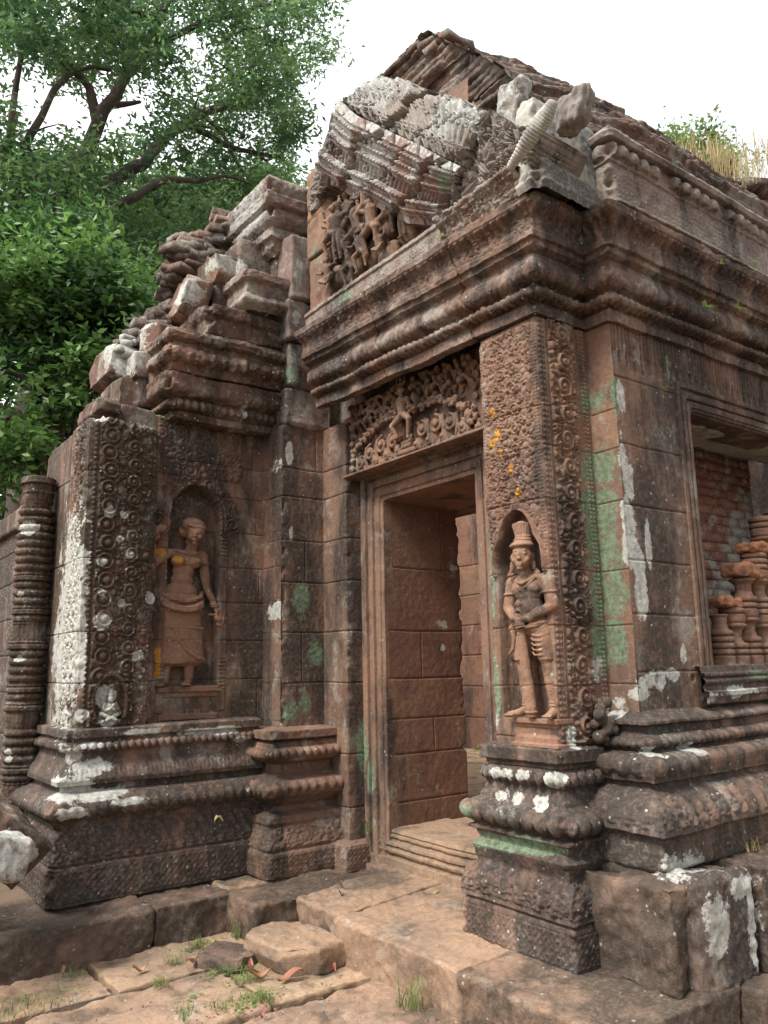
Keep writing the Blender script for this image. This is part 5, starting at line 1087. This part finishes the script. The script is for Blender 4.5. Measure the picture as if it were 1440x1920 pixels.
c = at(-8, 1600, 'y', 4.72); loose('fallen_block', (c[0]-.22, 4.60, c[2]-.11), (c[0]+.16, 4.86, c[2]+.11), M['top'], 'pale cream moulded fragment in front of the reddish fallen block', 'stone block', 7, rot=(0, .25, .1), rough=.01, rnd=.05)
loose('fallen_block', (.30, 4.95, .22), (.93, 5.5, .70), M['step'], 'dark block supporting the fallen fragments at the left edge', 'stone block', 9, rnd=.04)
# broken bricks lying on the baluster stumps
def on_bal(i, d, rot, seed, label, dx=0):
    x, y = bl[i][0]+dx, bl[i][1]; z = tops[i]
    loose('brick_fragment', (x-d[0]/2, y-d[1]/2, z), (x+d[0]/2, y+d[1]/2, z+d[2]), M['freshbrick'], label, 'brick', seed, rot=rot, rough=.012, rnd=.02, extra=facet(seed, 6, .95), res=.01)
on_bal(2, (.25, .17, .085), (0, .06, .1), 21, 'orange broken brick lying on the third baluster stump')
on_bal(3, (.20, .15, .06), (0, 0, -.1), 22, 'bright orange brick piece on top of the tallest baluster')
on_bal(1, (.24, .12, .06), (0, .04, .05), 23, 'flat brown stone slip laid from the frame to the lowest visible baluster', -.09)

# ================================================================== vegetation
def leafmat(name, c1, c2, tr=.35):
    m = bpy.data.materials.new(name); m.use_nodes = True; t = m.node_tree; N = t.nodes; L = t.links; N.clear()
    out = N.new('ShaderNodeOutputMaterial'); d = N.new('ShaderNodeBsdfPrincipled'); d.inputs['Roughness'].default_value = .45; d.inputs['Specular IOR Level'].default_value = .35
    tl = N.new('ShaderNodeBsdfTranslucent'); mx = N.new('ShaderNodeMixShader'); mx.inputs[0].default_value = tr
    a = N.new('ShaderNodeAttribute'); a.attribute_name = 'tint'; r = N.new('ShaderNodeMix'); r.data_type = 'RGBA'; L.new(a.outputs['Fac'], r.inputs[0])
    r.inputs[6].default_value = (*c1, 1); r.inputs[7].default_value = (*c2, 1)
    L.new(r.outputs[2], d.inputs['Base Color'])
    h = N.new('ShaderNodeHueSaturation'); h.inputs['Value'].default_value = 1.5; L.new(r.outputs[2], h.inputs['Color']); L.new(h.outputs[0], tl.inputs[0])
    L.new(d.outputs[0], mx.inputs[1]); L.new(tl.outputs[0], mx.inputs[2]); L.new(mx.outputs[0], out.inputs[0]); return m
LF = leafmat('tree_leaf', (.040, .095, .038), (.16, .26, .085), .45); LN = leafmat('near_leaf', (.030, .080, .022), (.13, .24, .055), .36); LY = leafmat('light_leaf', (.08, .14, .05), (.20, .28, .08), .4)
DRY = leafmat('dry_leaf', (.20, .06, .04), (.30, .14, .085), .12); GRS = leafmat('grass_blade', (.08, .12, .035), (.24, .26, .10), .3); STRAW = leafmat('dry_grass', (.28, .22, .10), (.45, .36, .18), .3)
BARK = stone('tree_bark', (.10, .075, .058), (.07, .055, .045), (.045, .036, .03), dark=.4, white=.1, green=.2, bump=1.0)
def leaves(C, n, size, wd, seed, droop=.4):
    """n pointed leaves spread through ellipsoids C = [(centre, radii)]"""
    r = np.random.default_rng(seed); k = r.integers(0, len(C), n); c = np.array([x[0] for x in C])[k]; R = np.array([x[1] for x in C])[k]
    d = r.normal(size=(n, 3)); d /= np.linalg.norm(d, axis=1)[:, None]; rad = r.random(n)**.55
    # twigs: leaves gather in small sprays
    tw = r.normal(size=(n, 3))*.06
    p = c+d*R*rad[:, None]; g = .30; p = np.where(r.random(n)[:, None] < .75, (np.floor(p/g)+.5)*g+(_h(np.floor(p[:, :1]/g).astype(int)*[1, 1, 1]+np.arange(3), np.floor(p[:, 1:2]/g).astype(int)*[1, 1, 1], np.floor(p[:, 2:]/g).astype(int)*[1, 1, 1], 5)-.5)*g*.9+r.normal(size=(n, 3))*.075, p+tw)
    a = r.normal(size=(n, 3)); a[:, 2] = a[:, 2]*.5-droop; a /= np.linalg.norm(a, axis=1)[:, None]
    b = np.cross(a, r.normal(size=(n, 3))); b /= np.linalg.norm(b, axis=1)[:, None]; nn = np.cross(a, b)
    l = (size*r.uniform(.7, 1.25, n))[:, None]; w_ = l*wd
    V = np.stack([p, p+a*l*.45+b*w_+nn*l*.06, p+a*l, p+a*l*.45-b*w_+nn*l*.06], 1).reshape(-1, 3)
    Q = np.arange(4*n).reshape(n, 4); cr = r.normal(0, .20, len(C))[k]; gl = vn(p, 1.3, seed)-.5; tn = np.repeat(np.clip(r.normal(.38, .18, n)+cr+.5*gl+.15*(d[:, 2]*rad), 0, 1), 4)
    return V, Q, tn
def limb(pts, r0, r1, seed=0, n=10):
    """tapered crooked tube through pts"""
    pts = [np.array(p, float) for p in pts]; P = [pts[0]]
    for a, b in zip(pts[:-1], pts[1:]):
        L = np.linalg.norm(b-a); k = max(2, int(L/.35))
        for j in range(1, k+1): P.append(a+(b-a)*j/k)
    P = np.array(P); m = len(P); S = P.copy()
    for _ in range(2): S[1:-1] = (S[:-2]+2*S[1:-1]+S[2:])/4
    for k in range(3): S[1:, k] += (vn(S[1:]*1.0, 1.6, seed+k)-.5)*.22
    T = np.gradient(S, axis=0); T /= np.linalg.norm(T, axis=1)[:, None]+1e-9; ref = np.array([.3, .9, .1]); e1 = np.cross(T, ref); e1 /= np.linalg.norm(e1, axis=1)[:, None]; e2 = np.cross(T, e1)
    th = np.arange(n+1)*2*math.pi/n; rr = np.linspace(r0, r1, m)
    V = S[:, None, :]+rr[:, None, None]*(np.cos(th)[None, :, None]*e1[:, None]+np.sin(th)[None, :, None]*e2[:, None])
    V = V+(vn(V, 5, seed)-.5)[..., None]*r0*.25
    return V.reshape(-1, 3), quads(m, n+1), .5
def A13(px, py, y=13.): return at(px, py, 'y', y)

# --- the big spreading tree
TR = thing('spreading_tree', tuple(at(20, 1150, 'y', 13.2)*np.array([1, 1, 0])), 'large spreading tree with crooked grey limbs and small dark leaves behind the temple', 'tree')
base = at(20, 1150, 'y', 13.2)*np.array([1, 1, 0])
wood = [limb([base, A13(50, 700, 13.3), A13(90, 400), A13(170, 290), A13(190, 200), A13(245, 120), A13(300, 40), A13(330, -90)], .26, .07, 1),
    limb([A13(185, 215), A13(215, 205), A13(270, 190)], .09, .03, 2), limb([A13(182, 230), A13(180, 150), A13(130, 130), A13(60, 60)], .10, .03, 3),
    limb([A13(60, 620, 13.2), A13(45, 285, 12.8), A13(80, 230, 12.6), A13(92, 170, 12.6), A13(140, 132, 12.6), A13(205, 132, 12.8)], .11, .035, 4),
    limb([A13(100, 620, 13.4), A13(150, 400, 13.6), A13(215, 340, 13.6), A13(290, 280, 13.6), A13(350, 222, 13.6), A13(440, 200, 13.8), A13(560, 130, 14)], .17, .03, 5),
    limb([A13(350, 235, 13.6), A13(430, 275, 13.4), A13(480, 302, 13.2), A13(530, 298, 13)], .07, .03, 6), limb([A13(400, 228, 13.6), A13(440, 290, 13.3), A13(465, 340, 13.2)], .05, .02, 7),
    limb([A13(140, 410, 13.0), A13(230, 385, 12.6), A13(320, 325, 12.4), A13(360, 345, 12.4), A13(430, 320, 12.4), A13(480, 340, 12.4)], .09, .02, 8),
    limb([A13(300, 40), A13(225, 30), A13(240, -20)], .08, .04, 9), limb([A13(250, 118), A13(330, 60), A13(420, 40), A13(520, -10)], .08, .03, 10), limb([A13(235, 25), A13(120, -30)], .07, .04, 11),
    limb([A13(30, 400, 12.9), A13(20, 200, 12.6), A13(30, 40, 12.4)], .08, .03, 12), limb([A13(80, 340, 13), A13(20, 280, 12.8), A13(-60, 250, 12.7)], .10, .04, 13)]
holes = [(112, 215, 46), (75, 160, 16), (225, 215, 22), (10, 170, 18), (262, 165, 16), (320, 315, 18), (255, 325, 24), (355, 90, 12), (600, 180, 26), (640, 150, 18), (30, 130, 14), (290, 345, 16), (385, 355, 12), (470, 255, 10)]
rr_ = random.Random(33)
for k in range(26):
    px, py = rr_.uniform(20, 560), rr_.uniform(20, 420); 
    if any((px-a_)**2+(py-b_)**2 < (c_+25)**2 for a_, b_, c_ in holes): continue
    a = A13(px, py, 13.2); b = a+np.array([rr_.uniform(-.8, .9), rr_.uniform(-.5, .5), rr_.uniform(-.3, .7)]); wood.append(limb([a, (a+b)/2, b], .035, .012, 50+k, 6))
many('trunk', wood, BARK, TR)
holes = [(112, 215, 46), (75, 160, 16), (225, 215, 22), (10, 170, 18), (262, 165, 16), (320, 315, 18), (255, 325, 24), (355, 90, 12), (600, 180, 26), (640, 150, 18), (30, 130, 14), (290, 345, 16), (385, 355, 12), (470, 255, 10)]
edge = lambda y: np.interp(y, [-60, 0, 60, 130, 170, 200, 230, 300, 420, 600], [600, 640, 660, 672, 640, 570, 590, 560, 560, 500])
C = []; rr_ = random.Random(5)
while len(C) < 400:
    px, py = rr_.uniform(-60, 680), rr_.uniform(-70, 520); y = rr_.uniform(11.6, 15.5); s = rr_.uniform(.36, .62); rp = s*FPX/(y*1.12)
    if px+rp*.35 > edge(py): continue
    if any((px-a)**2+(py-b)**2 < (c_+rp*.62)**2 for a, b, c_ in holes): continue
    p = at(px, py, 'y', y); C.append((p, (s, s*1.2, s*.75)))
V, Q, tn = leaves(C, 66000, .132, .19, 1); o = mk('crown', V, Q, LF, TR, tint=tn)

def simple_tree(name, label, px, ybase, pts, n, size, wd, mat, seed, droop=.4, trunk_r=.2, group=None):
    b = at(px, 1200, 'y', ybase)*np.array([1, 1, 0]); t = thing(name, tuple(b), label, 'tree', group); rr = random.Random(seed)
    ctr = np.mean([p for p, r in pts], 0); top = ctr+np.array([0, 0, 1.])
    w_ = [limb([b, b*.4+ctr*.6*np.array([1, 1, .6])+b*0, ctr, top], trunk_r, trunk_r*.3, seed)]
    for p, r in rr.sample(pts, min(12, len(pts))): w_.append(limb([ctr*.6+b*.4+np.array([0, 0, 0]), (ctr*.5+p*.5), p], trunk_r*.3, .02, seed+3, 6))
    many('trunk', w_, BARK, t); V, Q, tn = leaves(pts, n, size, wd, seed, droop); mk('crown', V, Q, mat, t, tint=tn); return t
def region(n, x0, x1, f0, f1, y0, y1, s0, s1, seed, hol=()):
    rr = random.Random(seed); L = []
    while len(L) < n:
        px = rr.uniform(x0, x1); py = rr.uniform(f0(px), f1(px)); y = rr.uniform(y0, y1); s = rr.uniform(s0, s1)
        if any((px-a)**2+(py-b)**2 < c_*c_ for a, b, c_ in hol): continue
        L.append((at(px, py, 'y', y), (s, s, s*.8)))
    return L
h2 = [(62, 715, 48), (30, 735, 30), (215, 585, 14), (300, 490, 8)]
simple_tree('broadleaf_tree', 'glossy broad-leaved tree close behind the left doorway', 60, 9.2, region(125, -60, 290, lambda x: np.interp(x, [-60, 0, 150, 220, 290], [380, 400, 420, 520, 590]), lambda x: np.interp(x, [-60, 60, 110, 200, 290], [960, 900, 880, 700, 640]), 8.6, 10.2, .22, .40, 3, h2), 30000, .118, .22, LN, 61, .12)
simple_tree('forest_tree', 'dark dense tree filling the gap behind the stepped ruin', 250, 17., region(100, 40, 560, lambda x: 330, lambda x: np.interp(x, [40, 300, 560], [760, 560, 430]), 16, 19, .6, 1.0, 4, h2+[(112, 215, 60)]), 30000, .20, .2, LF, 62, .3)
simple_tree('forest_tree', 'dark background tree at the far left edge', -60, 16., region(80, -160, 110, lambda x: 380, lambda x: 1060, 14.5, 18, .5, .9, 6, h2), 24000, .2, .2, LF, 63, .3)

# --- plants growing on the roof and walls
def blades(C, n, h, w_, seed, lean=.35):
    r = np.random.default_rng(seed); k = r.integers(0, len(C), n); c = np.array([x[0] for x in C])[k]; R = np.array([x[1] for x in C])[k]
    p = c+r.uniform(-1, 1, (n, 3))*R*np.array([1, 1, 0]); a = r.uniform(0, 6.28, n); L = h*r.uniform(.4, 1.2, n); ln = lean*r.uniform(.2, 1.4, n)*L
    d = np.stack([np.cos(a), np.sin(a), 0*a], 1); s = np.stack([-np.sin(a), np.cos(a), 0*a], 1)*(w_*r.uniform(.6, 1.3, n))[:, None]; z = np.array([0, 0, 1.])
    p1 = p+d*ln[:, None]*.35+z*L[:, None]*.6; p2 = p+d*ln[:, None]*1.2+z*L[:, None]
    V = np.stack([p-s, p+s, p1+s*.7, p1-s*.7, p1-s*.7, p1+s*.7, p2+s*.1, p2-s*.1], 1).reshape(-1, 3); Q = np.arange(8*n).reshape(-1, 4)
    return V, Q, np.repeat(np.clip(r.normal(.5, .25, n), 0, 1), 8)
C = region(24, 1255, 1370, lambda x: 262+.004*(x-1310)**2, lambda x: 320, 3.5, 4.1, .07, .13, 11)
b = at(1312, 330, 'y', 3.8); t = thing('shrub', tuple(b), 'leafy shrub growing on top of the brick roof', 'shrub')
V, Q, tn = leaves(C, 4200, .05, .25, 12, .1); mk('foliage', V, Q, LY, t, tint=tn)
many('stem', [limb([b-np.array([0, 0, .2]), (b+p)/2, p], .012, .004, k, 5) for k, (p, r) in enumerate(C[:14])], BARK, t)
G = [(at(px, py, 'y', 3.25), (.35, .3, .02)) for px, py in ((1290, 330), (1330, 335), (1370, 335), (1400, 325), (1320, 350))]
V, Q, tn = blades(G, 900, .22, .004, 14); tag(mk('dry_grass', V, Q, STRAW, None, tint=tn), 'straw-coloured dry grass along the right end of the brick roof', 'grass', kind='stuff')
def fern(px, py, ax, v, size, label, seed, mat=None, n=8):
    c = at(px, py, ax, v); r = random.Random(seed); Vs, Qs, b_ = [], [], 0
    nrm = np.array([-1, -.3, .0]) if ax == 'x' else (np.array([-.3, -1, .0]) if ax == 'y' else np.array([0, 0, 1.])); V = []
    for k in range(n):
        a = r.uniform(0, 6.28); d = np.array([math.cos(a), math.sin(a)*.6, .3+math.sin(a)*.6])*.9+nrm*.7; d /= np.linalg.norm(d); s = np.cross(d, [0, 0, 1.]); s /= np.linalg.norm(s)+1e-9; L = size*r.uniform(.5, 1.1)
        for j in range(6):
            f = (j+.4)/6; q = c+d*L*f+np.array([0, 0, -.35*L*f*f]); w_ = L*.30*(1-f*.8)
            for sg in (-1, 1): e = q+s*sg*w_+d*L*.08; V += [q, q+d*L*.055, e, q-d*L*.04+s*sg*w_*.5]
    V = np.array(V); o = mk('fern', V, np.arange(len(V)).reshape(-1, 4), mat or LN, None, tint=np.full(len(V), .8)); return tag(o, label, 'fern', 'small ferns rooted in the masonry')
fern(690, 1552, 'x', 3.38, .07, 'tiny fern in the gap at the left foot of the door frame', 1)
fern(895, 1403, 'x', xw-.10, .16, 'low green plant on the floor seen through the doorway', 2, LY, 12)
fern(1322, 575, 'y', 2.40, .07, 'green fern on the window cornice, left of two', 3, LY); fern(1382, 578, 'y', 2.40, .07, 'green fern on the window cornice, right of two', 4, LY)
fern(1205, 727, 'y', 2.55, .035, 'tiny plant at the foot of the left open joint above the window', 5, LY); fern(1243, 731, 'y', 2.55, .035, 'tiny plant at the foot of the right open joint above the window', 6, LY)
fern(828, 443, 'x', 2.80, .05, 'bright yellow-green sprig below the gable end', 7, LY); fern(1352, 495, 'y', 2.36, .05, 'small sprig on the ledge under the parapet', 8, LY); fern(1412, 492, 'y', 2.36, .05, 'small sprig near the right edge under the parapet', 9, LY)
fern(300, 780, 'y', 5.2, .09, 'single pale green leaf hanging at the corner of the goddess wall', 10, LY, 4)
G = [(at(px, py, 'z', 0), (a, a, .01)) for px, py, a in ((435, 1745, .05), (325, 1808, .04), (130, 1830, .07), (90, 1880, .12), (30, 1900, .12), (430, 1820, .06), (470, 1830, .07), (370, 1775, .06), (480, 1875, .06), (420, 1890, .07), (300, 1850, .04), (350, 1900, .05), (500, 1880, .04))]
V, Q, tn = blades(G, 620, .055, .0022, 15, .8); tag(mk('grass', V, Q, GRS, None, tint=tn), 'sparse green grass and weeds in the joints of the paving', 'grass', kind='stuff')
G = [(at(445, 1760, 'z', 0), (.03, .05, .01)), (at(772, 1890, 'z', 0), (.05, .05, .01))]
V, Q, tn = blades(G, 90, .13, .003, 16, .7); tag(mk('grass_tuft', V, Q, GRS, None, tint=tn), 'taller green grass tufts against the terrace step', 'grass', kind='stuff')
G = [(at(px, py, 'z', 0), (.25, .2, .01)) for px, py in ((1340, 1905), (1400, 1890), (1430, 1860))]+[(at(1420, 1590, 'z', .66), (.12, .03, .01))]
V, Q, tn = blades(G, 420, .07, .0022, 17, .9); tag(mk('dry_grass', V, Q, STRAW, None, tint=tn), 'dry grass on the bank and ledge at the lower right', 'grass', kind='stuff')
# moss dots and tiny weeds clover-like
r = np.random.default_rng(8); pts = []
for px, py, s, n in ((375, 1775, .07, 60), (425, 1822, .08, 110), (455, 1838, .06, 80), (480, 1868, .07, 90), (465, 1885, .09, 100), (360, 1870, .03, 20), (100, 1860, .15, 60)):
    c = at(px, py, 'z', .0); pts.append(c+np.stack([r.normal(0, s, n), r.normal(0, s*.5, n), r.uniform(.002, .02, n)], 1))
pts = np.concatenate(pts); a = r.uniform(0, 6.28, len(pts)); l = .010; D = np.stack([np.cos(a), np.sin(a), 0*a+.2], 1)*l; S = np.stack([-np.sin(a), np.cos(a), 0*a], 1)*l*.6
V = np.stack([pts-D, pts+S, pts+D, pts-S], 1).reshape(-1, 3); tag(mk('clover', V, np.arange(len(V)).reshape(-1, 4), LN, None, tint=np.full(len(V), .9)), 'tiny green weeds creeping along the paving joints', 'weed', kind='stuff')
r = np.random.default_rng(18); it = []
for k in range(420):
    px, py = r.uniform(0, 900), r.uniform(1780, 1915); z0 = .0
    if py < 1905-.30*px*.35: continue
    c = at(px, py, 'z', .0)
    if c[0] > 2.58 or c[1] > 4.8: continue
    sz = r.uniform(.002, .0065); it.append(brick(c+np.array([0, 0, sz*.3]), (sz*1.4, sz, sz*.8), r.uniform(0, 3), int(k), sz*.3))
tag(many('grit', it, M['floor'], None), 'loose grit and stone crumbs scattered over the paving', 'gravel', kind='stuff')
# --- fallen leaves, curled
def dry(px, py, zz, L, rot, label, seed, mat=DRY, tint=.6, col=None):
    L *= .85
    c = at(px, py, 'z', zz); r = random.Random(seed); n = 8; V = []
    for i in range(n+1):
        f = i/n; w_ = L*.20*math.sin(math.pi*min(1, f*1.02+.01))**.8+.0008
        for j in (-1, 0, 1): V.append((L*(f-.5), j*w_, .014+.018*math.sin(f*5+seed)+abs(j)*.012))
    V = np.array(V); cs, sn = math.cos(rot), math.sin(rot); V = np.stack([cs*V[:, 0]-sn*V[:, 1], sn*V[:, 0]+cs*V[:, 1], V[:, 2]], 1)+c
    o = mk('fallen_leaf', V, quads(n+1, 3), mat, None, smooth=True, tint=np.full(len(V), tint)); tag(o, label, 'leaf', 'fallen leaves on the paving')
dry(476, 1826, .01, .15, .4, 'pale brown leaf lying across the joint, largest of the cluster', 1, tint=1.); dry(488, 1832, .012, .13, -.3, 'second pale brown leaf overlapping the cluster', 2, tint=.9); dry(470, 1815, .01, .08, 1.2, 'small crimson leaf behind the brown cluster', 3, tint=.2)
dry(545, 1835, .01, .17, -.15, 'long narrow brown leaf right of the cluster', 4, tint=.7); dry(625, 1822, .02, .06, 1.5, 'bright red leaf standing by the terrace step', 5, tint=.1); dry(590, 1817, .01, .10, -.4, 'dark curled leaf at the foot of the broken wedge stone', 6, tint=.0)
dry(358, 1808, .01, .13, .7, 'pinkish leaf lying beside the small flat stone', 7, tint=.8); dry(262, 1822, .01, .10, .2, 'short tan leaf on the left paving slab', 8, tint=1.); dry(345, 1916, .01, .04, 1.3, 'green leaf scrap at the bottom edge', 9, LY, .5)
dry(495, 1906, .01, .05, .3, 'small red leaf at the bottom edge', 10, tint=.15); dry(120, 1800+25, .01, .05, .9, 'tiny tan leaf near the left kerb', 11, tint=.9); dry(410, 1541, .60, .09, .3, 'white petal caught on the pier base', 12, STRAW, 1.)
dry(640, 1668, .235, .05, .2, 'tiny tan leaf on the terrace floor', 13, tint=1.); dry(640, 1682, .235, .04, .0, 'tiny dark twig-like leaf on the terrace floor', 14, tint=.0)
dry(808, 1682, .235, .11, -.6, 'straw-coloured stalk on the terrace before the threshold', 15, STRAW, .9)
